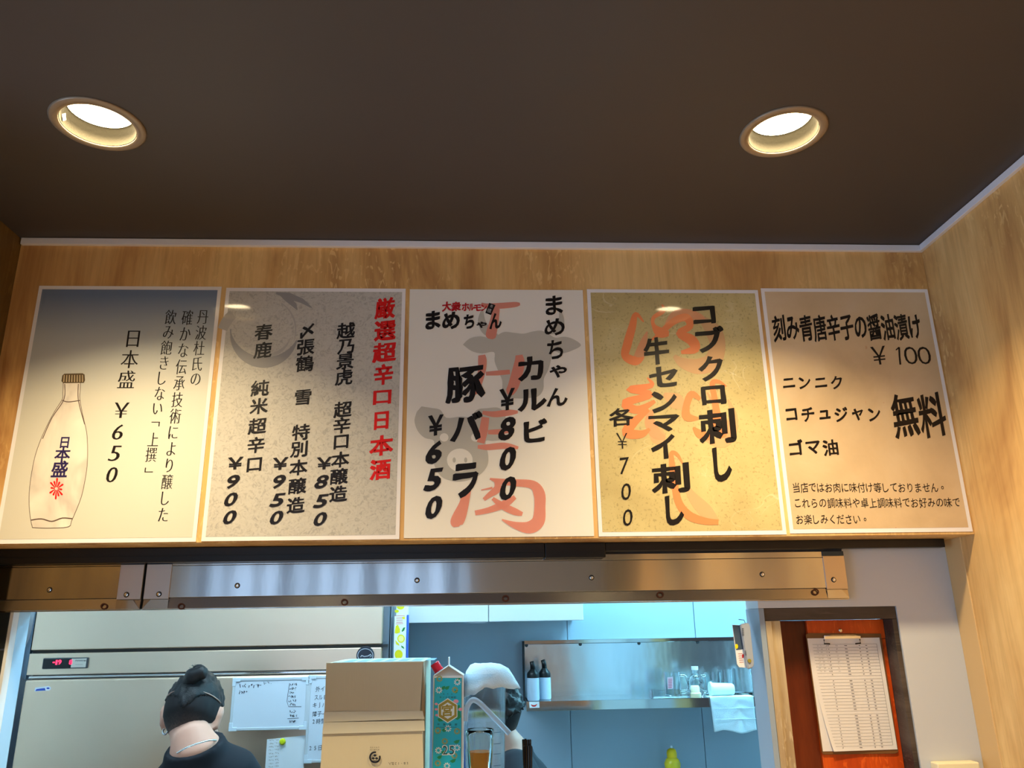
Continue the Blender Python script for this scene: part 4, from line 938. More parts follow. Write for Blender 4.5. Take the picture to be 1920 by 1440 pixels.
for k in range(5): ribbon(bm, [(1384+k*.6, 1226+k*4, .8), (1392+k*.6, 1225.6+k*4, .8)], yc-.0003)
blob(bm, ell(1393, 1230, 1.8, 4, 10), yc-.0005); flat('card_print', bm, REDINK2, t)

# --- clipboard in the niche
YP = YW+.044
def clip_at(px, py, d=0): return (px, py)
t = thing('clipboard', at(1600, 1300, YP), 'wooden clipboard with a ruled paper list hanging on the orange-red panel', 'clipboard')
slab('backing_board', [(1511, 1190), (1516, 1187), (1652, 1188), (1685, 1410), (1680, 1413), (1545, 1415), (1541, 1411)], YP, YP+.0025, mat('clipboard_wood', rgb(120, 78, 40), .4), t, .0008)
PAP = mat('clip_paper', rgb(232, 226, 222), .7)
bm = bmesh.new(); nu, nv = 14, 24; g = []
tl, tr, brp, blp = (1513.5, 1197), (1648.5, 1195.5), (1682.5, 1405), (1543, 1409)
def sheet(nm, off, curl, x_in, m):
    bm = bmesh.new(); g = []
    for j in range(nv+1):
        v = j/nv; row = []
        for i in range(nu+1):
            u = x_in*v*v+(1-x_in*v*v)*i/nu
            px = tl[0]*(1-u)*(1-v)+tr[0]*u*(1-v)+brp[0]*u*v+blp[0]*(1-u)*v; py = tl[1]*(1-u)*(1-v)+tr[1]*u*(1-v)+brp[1]*u*v+blp[1]*(1-u)*v
            p = at(px, py, YP-.0006); lift = curl*max(0, v-.3)**2*(1-i/nu)**2
            row.append(bm.verts.new((p.x, YP-.0006-off-lift, p.z)))
        g.append(row)
    for j in range(nv):
        for i in range(nu): bm.faces.new((g[j][i], g[j][i+1], g[j+1][i+1], g[j+1][i]))
    face_front(bm); return link(nm, bm, m, t, True)
sheet('under_sheet', 0, 0, 0, PAP)
sheet('top_sheet', .0008, .012, .13, PAP)
bm = bmesh.new(); YR = YP-.0019
def uv(u, v): return (tl[0]*(1-u)*(1-v)+tr[0]*u*(1-v)+brp[0]*u*v+blp[0]*(1-u)*v, tl[1]*(1-u)*(1-v)+tr[1]*u*(1-v)+brp[1]*u*v+blp[1]*(1-u)*v)
rn = random.Random(3)
def lift_at(u, v):
    k_ = .13*v*v; return .012*max(0, v-.3)**2*(1-max(0, (u-k_)/(1-k_)))**2+.0001
for k in range(33):
    v = .055+k*.0283; u0 = .06+.13*v*v
    for m_i in range(8):
        ua = u0+(.95-u0)*m_i/8; ub = u0+(.95-u0)*(m_i+1)/8; ribbon(bm, [uv(ua, v)+(.45,), uv(ub, v)+(.45,)], YR-lift_at(ua, v))
for u in (.95,): ribbon(bm, [uv(u, .055)+(.5,), uv(u, .96)+(.5,)], YR-.0008)
flat('ruled_lines', bm, mat('pencil_grey', rgb(120, 116, 116), .6), t)
bm = bmesh.new()
for k in range(33):
    v = .068+k*.0283
    if k in (10, 21): continue
    for u, w in ((.27, 2), (.5, 5), (.70, 2.5), (.79, 3.5)):
        q = uv(u, v); ribbon(bm, [(q[0], q[1], 1.1), (q[0]+w, q[1]+rn.uniform(-.3, .3), 1.1)], YR-.0003-lift_at(u, v))
    if k < 9:
        for u in (.1, .16, .22, .36): q = uv(u+rn.uniform(0, .02), v); scrib(bm, q[0], q[1], 4, 2, YR-.0003-lift_at(u, v), 2, .4, rn)
flat('list_writing', bm, mat('print_grey', rgb(90, 86, 90), .6), t)
cl = slab('clip_bar', [(1545, 1193), (1614, 1192), (1614, 1197), (1546, 1198)], YP-.006, YP-.003, CHROME, t, .0008)
bm = bmesh.new()
for s_ in ([(1545, 1199), (1545.5, 1207), (1556, 1207.5)], [(1612, 1198), (1613.5, 1206), (1604, 1207)]): add_tube(bm, [at(x, y, YP-.007) for x, y in s_], .0017, 8)
link('clip_grips', bm, BLACKP, cl)
tube('clip_wire', [at(1545, 1192.5, YP-.006), at(1560, 1191, YP-.0065), at(1600, 1190.5, YP-.0065), at(1614, 1192, YP-.006)], .0008, CHROME, cl)
# little switch box at the right bottom of the white wall
q0 = at(1757, 1431, YW-.03); q1 = at(1838, 1440, YW-.03)
t = thing('switch_box', ((q0.x+q1.x)/2, YW-.015, q0.z-.09), 'cream plastic switch box on the white wall by the wooden jamb', 'switch')
box('cover', q0.x, q1.x+.0, YW-.03, YW-.0005, q0.z-.09, q0.z, CREAM, t, .003)
box('rocker', q0.x+.02, q1.x-.02, YW-.034, YW-.0305, q0.z-.07, q0.z-.02, WHITEP, t, .002)

# ================================================================== PASS-THROUGH COUNTER AND WHAT STANDS ON IT
CT = CZ-.375
t = thing('serving_counter', (-.2, 2.1, 0), 'high stainless serving counter behind the pass-through under the box and carton', 'counter')
box('worktop', XJL-.3, .62, YK+.003, 2.36, CT-.035, CT-.0003, STEEL, t, .004)
box('cabinet', XJL-.28, .60, YK+.03, 2.34, .1, CT-.036, FRIDGE, t, .002)
for k in range(3): box('door', XJL-.25+k*.55, XJL+.28+k*.55, 2.3405, 2.358, .14, CT-.06, FRIDGE, t, .003)
# cardboard box
by = 2.0; f0 = at(611, 1300, by).x; f1 = at(793, 1300, by).x; zt = zf(700, 1242, by)
t = thing('cardboard_box', ((f0+f1)/2, by+.15, CT), 'large brown cardboard box with taped flaps facing the guests', 'box')
bw = at(805, 1300, 2.27).x
bm = bmesh.new()
for v_ in (): pass
vs = [(f0, by+.004, CT), (f1, by+.004, CT), (f1+.004, 2.28, CT), (f0, 2.28, CT)]
lo = [bm.verts.new(v) for v in vs]; hi = [bm.verts.new((v[0], v[1], zt)) for v in vs]
bm.faces.new(lo[::-1]); f_top = bm.faces.new(hi)
for i in range(4): bm.faces.new((lo[i], lo[(i+1) % 4], hi[(i+1) % 4], hi[i]))
link('carton', bm, CARD, t)
zm = zf(700, 1356, by); g_ = .006
box('top_print', f0+.01, f1-.004, by+.02, 2.27, zt+.0002, zt+.0008, CARDTOP, t)
bm = bmesh.new()
for k in range(7): add_box(bm, f0+.03+k*.033, f0+.052+k*.033, by+.05, 2.2, zt+.0009, zt+.0012)
link('top_lettering_band', bm, mat('pale_blue_ink', rgb(120, 160, 200), .6), t)
def flap(nm, pts, y, tilt_px=None):
    bm = bmesh.new(); P = [Vector((at(px, py, y).x, y-o, at(px, py, y).z)) for px, py, o in pts]
    f = bm.faces.new([bm.verts.new(p) for p in P]); r = bmesh.ops.extrude_face_region(bm, geom=[f])
    bmesh.ops.translate(bm, verts=[v for v in r['geom'] if isinstance(v, bmesh.types.BMVert)], vec=(0, .0035, 0)); bmesh.ops.recalc_face_normals(bm, faces=bm.faces)
    return link(nm, bm, CARD, t)
flap('upper_flap', [(612, 1243, 0), (793, 1240.5, 0), (788, 1337, .008), (609, 1341, .008)], by)
flap('lower_flap', [(607, 1362, .010), (792, 1352, .010), (795, 1470, .002), (599, 1474, .002)], by)
bm = bmesh.new(); side = [(793.5, 1242), (799, 1330), (788, 1338)]
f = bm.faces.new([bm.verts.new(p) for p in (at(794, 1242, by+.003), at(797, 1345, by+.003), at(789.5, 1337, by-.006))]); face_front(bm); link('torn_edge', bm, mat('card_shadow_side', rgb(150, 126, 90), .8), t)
flap2 = []
def tape_(nm, pts, y):
    bm = bmesh.new(); f = bm.faces.new([bm.verts.new(Vector((at(px, py, y).x, y-o, at(px, py, y).z))) for px, py, o in pts]); face_front(bm); return link(nm, bm, TAPE, t)
tape_('tape', [(609, 1334, .0095), (793, 1332, .0085), (796, 1347, .010), (608, 1353, .0105)], by)
tape_('tape', [(608, 1353.5, .0105), (796, 1350, .010), (797, 1369, .0125), (606, 1375, .0125)], by)
yy = by-.0092
bm = bmesh.new(); ribbon(bm, [(x, y, 3.2) for x, y in ell(703, 1420, 9.2, 9.6, 36, -.1*PI, 1.62*PI)], yy)
for dx, dy in ((0, -3.6), (-3.2, 2), (3.2, 2)): blob(bm, [(703+dx, 1420+dy-2.6), (703+dx+3.4, 1420+dy), (703+dx, 1420+dy+2.6), (703+dx-3.4, 1420+dy)], yy)
ribbon(bm, [(697, 1426.5, 1.2), (709, 1426.5, 1.2)], yy); flat('ring_mark', bm, INK, t)
words('upside_down_lettering', [('SB-12缶入', (764, 1431), (731, 1432), 5.6, 6, 'sans', False, PI), ('ダンボール', (710, 1405.5), (695, 1406), 3.2, 3, 'sans', False, PI), ('リサイクル', (710, 1401), (695, 1401.5), 3.2, 3, 'sans', False, PI)], INK, t, yy-.0002)
# shochu carton
cy = 2.05; x0 = at(811, 1300, cy).x+.001; x1 = at(869.5, 1300, cy).x; zsh = zf(841, 1267, cy); zap = zf(840, 1248, cy); zrd = zf(840, 1233, cy); w_ = x1-x0; xm_ = (x0+x1)/2; cd = .078
t = thing('drink_carton', (xm_, cy+cd/2, CT), 'turquoise gable-top liquor carton with a gold hexagon crest, between box and jug', 'carton')
CW = mat('carton_white', rgb(236, 240, 240), .35)
bm = bmesh.new(); add_box(bm, x0, x1, cy, cy+cd, CT, zsh, .0012)
link('body', bm, CW, t)
bm = bmesh.new()
A = [bm.verts.new(v) for v in ((x0, cy, zsh), (x1, cy, zsh), (x1, cy+cd, zsh), (x0, cy+cd, zsh), (xm_, cy, zap), (xm_, cy+cd, zap), (xm_, cy+.014, zap-.006), (xm_, cy+cd-.014, zap-.006))]
bm.faces.new((A[0], A[4], A[5], A[3])); bm.faces.new((A[1], A[2], A[5], A[4]))
link('gable_roof', bm, CW, t); 
rf = t.children[-1]; md = rf.modifiers.new('s', 'SOLIDIFY'); md.thickness = .0014
bm = bmesh.new(); v3 = [bm.verts.new(v) for v in ((x0+.001, cy+.001, zsh), (x1-.001, cy+.001, zsh), (xm_, cy+.016, zap-.001))]; bm.faces.new(v3); face_front(bm); link('folded_gable_end', bm, mat('carton_inner', rgb(200, 196, 190), .5), t)
box('seal_fin', xm_-.0012, xm_+.0012, cy+.001, cy+cd-.001, zap-.001, zrd, CW, t)
cpos = Vector((x0+w_*.17, cy+.035, zsh+(zap-zsh)*.42)); nrm = Vector((-(zap-zsh), 0, w_/2)).normalized()
bm = bmesh.new(); add_tube(bm, [cpos, cpos+nrm*.003, cpos+nrm*.0035, cpos+nrm*.021, cpos+nrm*.022], [.0125, .0125, .0115, .0115, .0105], 24); bmesh.ops.recalc_face_normals(bm, faces=bm.faces)
cap_ = link('screw_cap', bm, mat('red_cap', rgb(226, 16, 44), .3), t, True); cap_['label'] = 'red screw cap'; sharp(cap_)
TURQ = mat('turquoise_print', rgb(16, 190, 222), .3); GOLD = mat('gold_ink', rgb(168, 152, 52), .35); GREEN = mat('green_leaf_ink', rgb(24, 148, 92), .35)
WI = mat('white_flower_ink', rgb(232, 246, 250), .35); PK = mat('pink_flower_ink', rgb(240, 168, 190), .35)
yc0 = cy-.0003
e1 = slab('printed_front', [(814.6, 1271), (866.2, 1271), (864.8, 1476), (809.5, 1476)], yc0-.0003, cy-.0001, TURQ, t, 0)
bm = bmesh.new(); q_ = [(814.6, 1271.3), (866.2, 1271.3), (864.8, 1476)]; 
ribbon(bm, [(809.8, 1476, .7), (814.8, 1271.2, .7), (866, 1271.2, .7), (864.6, 1476, .7)], yc0-.0006); flat('gold_border', bm, GOLD, t)
YA, YBB, YC, YDD = yc0-.0006, yc0-.0008, yc0-.0010, yc0-.0012
bm = bmesh.new()
for x, y, s_ in ((838, 1290, 5), (858, 1275, 5), (833, 1369, 5), (824, 1420, 5), (856, 1391, 6), (849, 1427, 6), (831, 1411, 4), (855, 1297, 4), (831, 1290, 4)):
    blob(bm, [(x-s_, y), (x-1, y-3), (x+s_, y-4), (x+s_*.6, y+2), (x-1, y+3.5)], YA)
blob(bm, [(850, 1336), (857, 1332), (863, 1334), (864, 1345), (858, 1350), (851, 1347)], YA); blob(bm, [(820, 1348), (829, 1343), (831, 1352), (823, 1353)], YA); blob(bm, [(853, 1323), (862, 1322), (864, 1331), (856, 1331)], YA); flat('leaf_print', bm, GREEN, t)
def flower(bm, x, y, r, w, Y):
    for k in range(9):
        a = 2*PI*k/9; ribbon(bm, [(x+r*.45*math.cos(a), y+r*.45*math.sin(a), w), (x+r*math.cos(a), y+r*math.sin(a), w*1.3)], Y)
bm = bmesh.new()
for x, y in ((857.5, 1279), (823, 1294), (857, 1402), (822, 1407), (840, 1366), (838, 1436)): flower(bm, x, y, 6.2, 1.7, YBB)
flat('white_flower_print', bm, WI, t)
bm = bmesh.new()
for x, y in ((824, 1272.5), (853, 1293.5), (821, 1370), (857, 1371), (834, 1390), (852, 1417), (821, 1431)): flower(bm, x, y, 6.0, 1.9, YBB)
flat('gold_flower_print', bm, mat('ochre_flower_ink', rgb(160, 168, 90), .35), t)
bm = bmesh.new()
for x, y, r in ((855, 1315, 5), (818, 1320, 3), (818, 1330, 3), (863, 1330, 4), (819, 1341, 3)): blob(bm, ell(x, y, r, r*.75, 12), YBB)
flat('pink_flower_print', bm, PK, t)
def hexa(r, ry): return [(839.5+r*math.sin(PI/3*k), 1332.5-ry*math.cos(PI/3*k)) for k in range(6)]
bm = bmesh.new(); blob(bm, hexa(21, 23.5), YC); flat('crest_edge', bm, WI, t)
bm = bmesh.new(); blob(bm, hexa(19.3, 21.5), YDD); flat('crest_hexagon', bm, GOLD, t)
bm = bmesh.new(); blob(bm, hexa(14.2, 15.6), YDD-.0002); flat('crest_field', bm, WI, t)
words('crest_character', [('宮', (838.5, 1332), (838.5, 1332), 19, 21, 'pale', True)], GOLD, t, YDD-.0004)
words('small_lettering', [('キンミヤ焼酎', (826, 1307.5), (853, 1307.5), 4.6, 4.2, 'sans'), ('亀甲宮', (832, 1301.3), (847, 1301.3), 2.6, 2.2, 'sans'), ('甲類焼酎', (822, 1358.5), (855, 1358.5), 4.4, 4.4, 'sans')], BOARDINK, t, YDD)
bm = bmesh.new(); ribbon(bm, [(817, 1363.5, .6), (856, 1363.5, .6)], YDD); flat('thin_rule', bm, BOARDINK, t)
words('strength_halo', [('2', (834.5, 1406.5), (834.5, 1406.5), 11, 18, 'bold', True), ('5', (847, 1406.5), (847, 1406.5), 11, 18, 'bold', True)], WI, t, YDD)
words('strength_digits', [('2', (834.5, 1406.5), (834.5, 1406.5), 8.5, 16, 'sans', True), ('5', (847, 1406.5), (847, 1406.5), 8.5, 16, 'sans', True)], mat('dark_green_ink', rgb(20, 84, 88), .4), t, YDD-.0003)
# notice card behind the jug
ny = 2.24; a = at(868, 1332, ny); b = at(938, 1332, ny)
t = thing('notice_card', ((a.x+b.x)/2, ny, CT), 'printed notice card with blue side band standing behind the clear jug', 'card')
box('card', a.x, b.x, ny, ny+.0015, CT, a.z, mat('notice_paper', rgb(214, 226, 236), .6), t)
box('base', a.x+.005, b.x-.005, ny+.002, ny+.04, CT, CT+.004, WHITEP, t)
bm = bmesh.new(); blob(bm, [(871, 1337), (881, 1337), (880, 1450), (870, 1450)], ny-.0003); flat('blue_band', bm, mat('blue_band_ink', rgb(44, 88, 176), .5), t)
bm = bmesh.new(); blob(bm, [(884, 1332.5), (935, 1332), (935, 1343), (884, 1344.5)], ny-.0003); flat('yellow_band', bm, mat('khaki_band_ink', rgb(196, 190, 110), .5), t)
words('heading_lettering', [('お知らせ', (899, 1338.5), (924, 1338), 7, 8.5, 'bold'), ('る', (876, 1346), (876, 1346), 7, 8, 'bold')], BOARDINK, t, ny-.0006)
bm = bmesh.new(); ribbon(bm, [(885, 1400, .9), (885, 1346, .9), (934, 1345, .9)], ny-.0004)
p_ = ell(897, 1362, 8, 8, 20); ribbon(bm, [(x, y, .7) for x, y in p_+p_[:1]], ny-.0004)
for k in range(6): ribbon(bm, [(911, 1353+k*4, 1), (927, 1352.5+k*4, 1)], ny-.0004)
flat('small_print', bm, GREYINK, t)
# jug
jy = 2.13; jx = (at(869, 1350, jy).x+at(949, 1350, jy).x)/2; jr = (at(949, 1320, jy).x-at(869, 1320, jy).x)/2; jz = zf(905, 1262, jy)
JUG = mat('clear_jug_plastic', (.80, .92, 1, 1), .12, trans=.93, ior=1.15, alpha=.62, spec=.5)
t = thing('measuring_jug', (jx, jy, CT), 'translucent plastic measuring jug with a white cloth over its top', 'jug'); jh = jz-CT
lathe('body', [(jr*.86, 0), (jr*.88, .004), (jr*1.0, jh), (jr*.96, jh), (jr*.84, .006), (.002, .006)], (jx, jy, CT), JUG, t, 40)
bm = bmesh.new()
for k, (yy_) in enumerate((1374, 1395, 1414, 1436)): 
    Y_ = jy-jr-.0003; ribbon(bm, [(925, yy_, .9), (932, yy_-.4, .9), (939, yy_-1.4, .9)], Y_+.012)
flat('measuring_marks', bm, mat('mark_blue', rgb(60, 90, 120), .5), t)
pts = smooth_path([at(872, 1352, jy-jr-.012), at(875, 1328, jy-jr-.014), at(885, 1313, jy-jr-.015), at(899, 1318, jy-jr-.015), at(925, 1344, jy-jr-.014), at(955, 1375, jy-jr-.012)], 6)
tb = tube('plastic_tube', [Vector(p) for p in pts], .0066, mat('milky_tube', (.72, .86, 1, 1), .3, trans=.5, alpha=.8), None, 14)
# (top-level: the tube leans on the jug)
tag(tb, 'translucent bluish plastic tube bent over the front of the jug', 'tube')
# cloth over the jug
bm = bmesh.new(); seg = 56; prof = [(.0, 0), (.35, 0), (.62, .04), (.85, .22), (1.0, .55), (1.12, .8), (1.2, 1.0)]
zt_ = zf(900, 1247, jy-.02); rings = []
def hem(a):                                   # how far the cloth reaches out and down at angle a (0 = right)
    c = math.cos(a); s_ = math.sin(a)
    out = jr*(1.07+.58*max(0, c)**2.2+(-.04)*max(0, -c)); drop = .052+.020*max(0, -c)+.012*max(0, -s_)*max(0, -c)+.006*max(0, c)**3
    return out, drop+.0012*math.sin(a*9)
top = bm.verts.new((jx-.012, jy, zt_))
for r_, d_ in prof[1:]:
    ring = []
    for i in range(seg):
        a = 2*PI*i/seg; o_, dr = hem(a); c = math.cos(a)
        rr = o_*r_/1.2; 
        x = jx-.012*(1-r_/1.2)+rr*math.cos(a); y = jy+min(rr, jr*1.08)*math.sin(a); z = zt_-dr*d_*(1.0)
        z += .0035*noise.noise(Vector((x*75, y*75, z*75))); x += .0022*noise.noise(Vector((x*90, y*90, z*120+5))); ring.append(bm.verts.new((x, y, z)))
    rings.append(ring)
for i in range(seg): bm.faces.new((top, rings[0][i], rings[0][(i+1) % seg]))
for a_, b_ in zip(rings, rings[1:]):
    for i in range(seg): bm.faces.new((a_[i], b_[i], b_[(i+1) % seg], a_[(i+1) % seg]))
bmesh.ops.recalc_face_normals(bm, faces=bm.faces)
cl_ = link('white_cloth', bm, mat('cloth', rgb(212, 230, 240), .95, bump=((1, 1, 1), 300, .5, .002)), None, True); md = cl_.modifiers.new('s', 'SOLIDIFY'); md.thickness = .003; md.offset = 1
tag(cl_, 'white cloth draped over the top of the translucent jug', 'cloth')
# tumbler
gy = 1.99; gx = (at(873, 1366, gy).x+at(926, 1366, gy).x)/2; gr = (at(926, 1366, gy).x-at(873, 1366, gy).x)/2; gh = zf(900, 1367, gy)-CT; rb_ = gr*.62
t = thing('amber_tumbler', (gx, gy, CT), 'fluted clear tumbler half full of amber drink in front of the jug', 'glass')
bm = bmesh.new(); sg = 44; levels = [(rb_, 0), (rb_*1.02, .004), (gr*.93, gh*.86), (gr, gh*.93), (gr, gh)]
def ringv(r, h, flute): return [bm.verts.new((gx+(r*(1+flute*.03*(1 if i % 4 < 2 else -1)))*math.cos(2*PI*i/sg), gy+(r*(1+flute*.03*(1 if i % 4 < 2 else -1)))*math.sin(2*PI*i/sg), CT+h)) for i in range(sg)]
R_ = [ringv(r, h, 1 if h < gh*.9 else 0) for r, h in levels]+[ringv(gr-.0025, gh, 0), ringv(gr*.9-.0025, gh*.86, 0), ringv(rb_-.0015, .009, 0)]
for a_, b_ in zip(R_, R_[1:]):
    for i in range(sg): bm.faces.new((a_[i], a_[(i+1) % sg], b_[(i+1) % sg], b_[i]))
bm.faces.new(R_[0][::-1]); bm.faces.new(R_[-1])
link('tumbler', bm, mat('tumbler_glass', (.90, .92, .90, 1), .03, trans=1, ior=1.2), t, True)
lv = zf(900, 1413, gy-gr)-CT; k = lv/gh
rl = rb_+(gr*.93-rb_)*(lv/(gh*.86))
lathe('amber_drink', [(rb_-.0022, .0095), (rl-.0035, lv)], (gx, gy, CT), mat('amber_liquid', rgb(226, 150, 50), .05, trans=.7, ior=1.2), t, 36)
# black pens in a holder
hx = at(989, 1430, 1.995).x
t = thing('pen_holder', (hx, 1.995, CT), 'small black holder with black rods at the right end of the counter items', 'holder')
lathe('cup', [(.020, 0), (.020, .034), (.018, .034), (.018, .003), (.001, .003)], (hx, 1.995, CT), BLACKP, t, 24)
rn = random.Random(5)
for i, (px, py, Y) in enumerate(((981, 1386, 2.004), (985.5, 1385, 2.006), (990, 1386, 2.006), (994, 1386, 2.004), (981.5, 1399, 1.985), (986, 1397.5, 1.983), (991, 1397.5, 1.983), (996, 1398.5, 1.985))):
    p = at(px, py, Y); bx_ = at(px, 1462, Y).x
    bm = bmesh.new(); add_tube(bm, [(hx+(p.x-hx)*.75, Y, CT+.0035), (p.x, Y, p.z-.001), (p.x, Y, p.z)], [.0029, .0029, .0022], 12)
    o = link('black_rod', bm, mat('black_lacquer', rgb(8, 8, 10), .15, spec=.4, coat=.15), None, True); sharp(o)
    tag(o, 'glossy black rod in the holder, %s of the %s row' % (('leftmost', 'second from left', 'second from right', 'rightmost')[i % 4], 'taller back' if i < 4 else 'shorter front'), 'rod', 'black rods in the holder')

# ================================================================== THE TWO COOKS
def ell_tube(bm, rows, side, seg=20):
    """rows: (centre, half-width along side, half-depth)"""
    side = Vector(side).normalized(); rings = []
    n = len(rows)
    for i, (c, rx, ry) in enumerate(rows):
        c = Vector(c); d = (Vector(rows[min(i+1, n-1)][0])-Vector(rows[max(i-1, 0)][0])).normalized()
        f = side.cross(d).normalized(); s_ = d.cross(f).normalized()
        rings.append([bm.verts.new(c+s_*rx*math.cos(2*PI*k/seg)+f*ry*math.sin(2*PI*k/seg)) for k in range(seg)])
    for a, b in zip(rings, rings[1:]):
        for k in range(seg): bm.faces.new((a[k], a[(k+1) % seg], b[(k+1) % seg], b[k]))
    bm.faces.new(rings[0][::-1]); bm.faces.new(rings[-1])
def ball(bm, c, r, mtx=None, sx=1, sy=1, sz=1, sub=3):
    m = (mtx or Matrix.Identity(4)) @ Matrix.Translation(Vector(c)) @ Matrix.Diagonal((sx, sy, sz, 1))
    return bmesh.ops.create_icosphere(bm, subdivisions=sub, radius=r, matrix=m)['verts']
def fuse(name, bm, m, parent, vox=.008, smooth=6, fac=.5):
    bmesh.ops.recalc_face_normals(bm, faces=bm.faces)
    o = link(name, bm, m, parent)
    md = o.modifiers.new('r', 'REMESH'); md.mode = 'VOXEL'; md.voxel_size = vox; md.use_smooth_shade = True
    m2 = o.modifiers.new('s', 'SMOOTH'); m2.iterations = smooth; m2.factor = fac
    me = bpy.data.meshes.new_from_object(o.evaluated_get(bpy.context.evaluated_depsgraph_get()))
    old = o.data; o.modifiers.clear(); o.data = me; bpy.data.meshes.remove(old)
    for p in me.polygons: p.use_smooth = True
    return o
def hand(bm, wrist, d, palm_n, s=1):
    """palm and five bent fingers; d = direction of the hand, palm_n = palm normal, s = +1/-1 thumb side"""
    d = Vector(d).normalized(); n = Vector(palm_n).normalized(); a = d.cross(n).normalized()*s; w = Vector(wrist)
    ell_tube(bm, [(w, .028, .020), (w+d*.03, .036, .017), (w+d*.075, .042, .015), (w+d*.092, .036, .012)], a, 14)
    for i, (off, l) in enumerate(((-.031, .062), (-.010, .074), (.011, .080), (.031, .072))):
        b = w+d*.082+a*off; p1 = b+d*l*.42+n*.010; p2 = p1+d*l*.30+n*.018; p3 = p2+d*l*.14+n*.022
        add_tube(bm, [b-d*.02, b, p1, p2, p3], [.009, .0095, .009, .0082, .0065], 8)
    t0 = w+d*.025+a*.030; add_tube(bm, [t0, t0+d*.030+a*.020+n*.010, t0+d*.052+a*.026+n*.022, t0+d*.068+a*.022+n*.032], [.014, .012, .0105, .008], 8)
def head_parts(bm, H):
    vs = ball(bm, (0, 0, .012), 1, H, .074, .094, .102, 4)
    inv = H.inverted()
    for v in vs:
        p = inv @ v.co
        if p.z < -.02: k = 1-.32*min(1, (-.02-p.z)/.09); p.x *= k
        if p.y < 0 and p.z < -.02: p.y *= 1-.30*min(1, (-.02-p.z)/.08)
        v.co = H @ p
    ell_tube(bm, [(H @ Vector((0, .030, -.03)), .056, .058), (H @ Vector((0, .040, -.075)), .046, .050), (H @ Vector((0, .052, -.108)), .026, .032)], H.to_3x3() @ Vector((1, 0, 0)), 18)
    ball(bm, (0, .098, -.022), 1, H, .0125, .016, .013); add_tube(bm, [H @ Vector((0, .088, .018)), H @ Vector((0, .102, -.016))], [.007, .011], 8)
    ball(bm, (0, .083, .030), 1, H, .052, .012, .012); ball(bm, (0, .088, -.058), 1, H, .024, .010, .009); ball(bm, (0, .080, -.096), 1, H, .018, .014, .014)
    for s_ in (-1, 1):
        ball(bm, (s_*.045, .070, -.018), 1, H, .022, .018, .016)
        ball(bm, (s_*.078, -.004, -.010), 1, H @ Matrix.Rotation(s_*-.35, 4, 'Z') if False else H, .0075, .017, .031)
        ball(bm, (s_*.083, -.012, .004), 1, H, .0075, .012, .020); ball(bm, (s_*.077, .004, -.034), 1, H, .006, .008, .010)
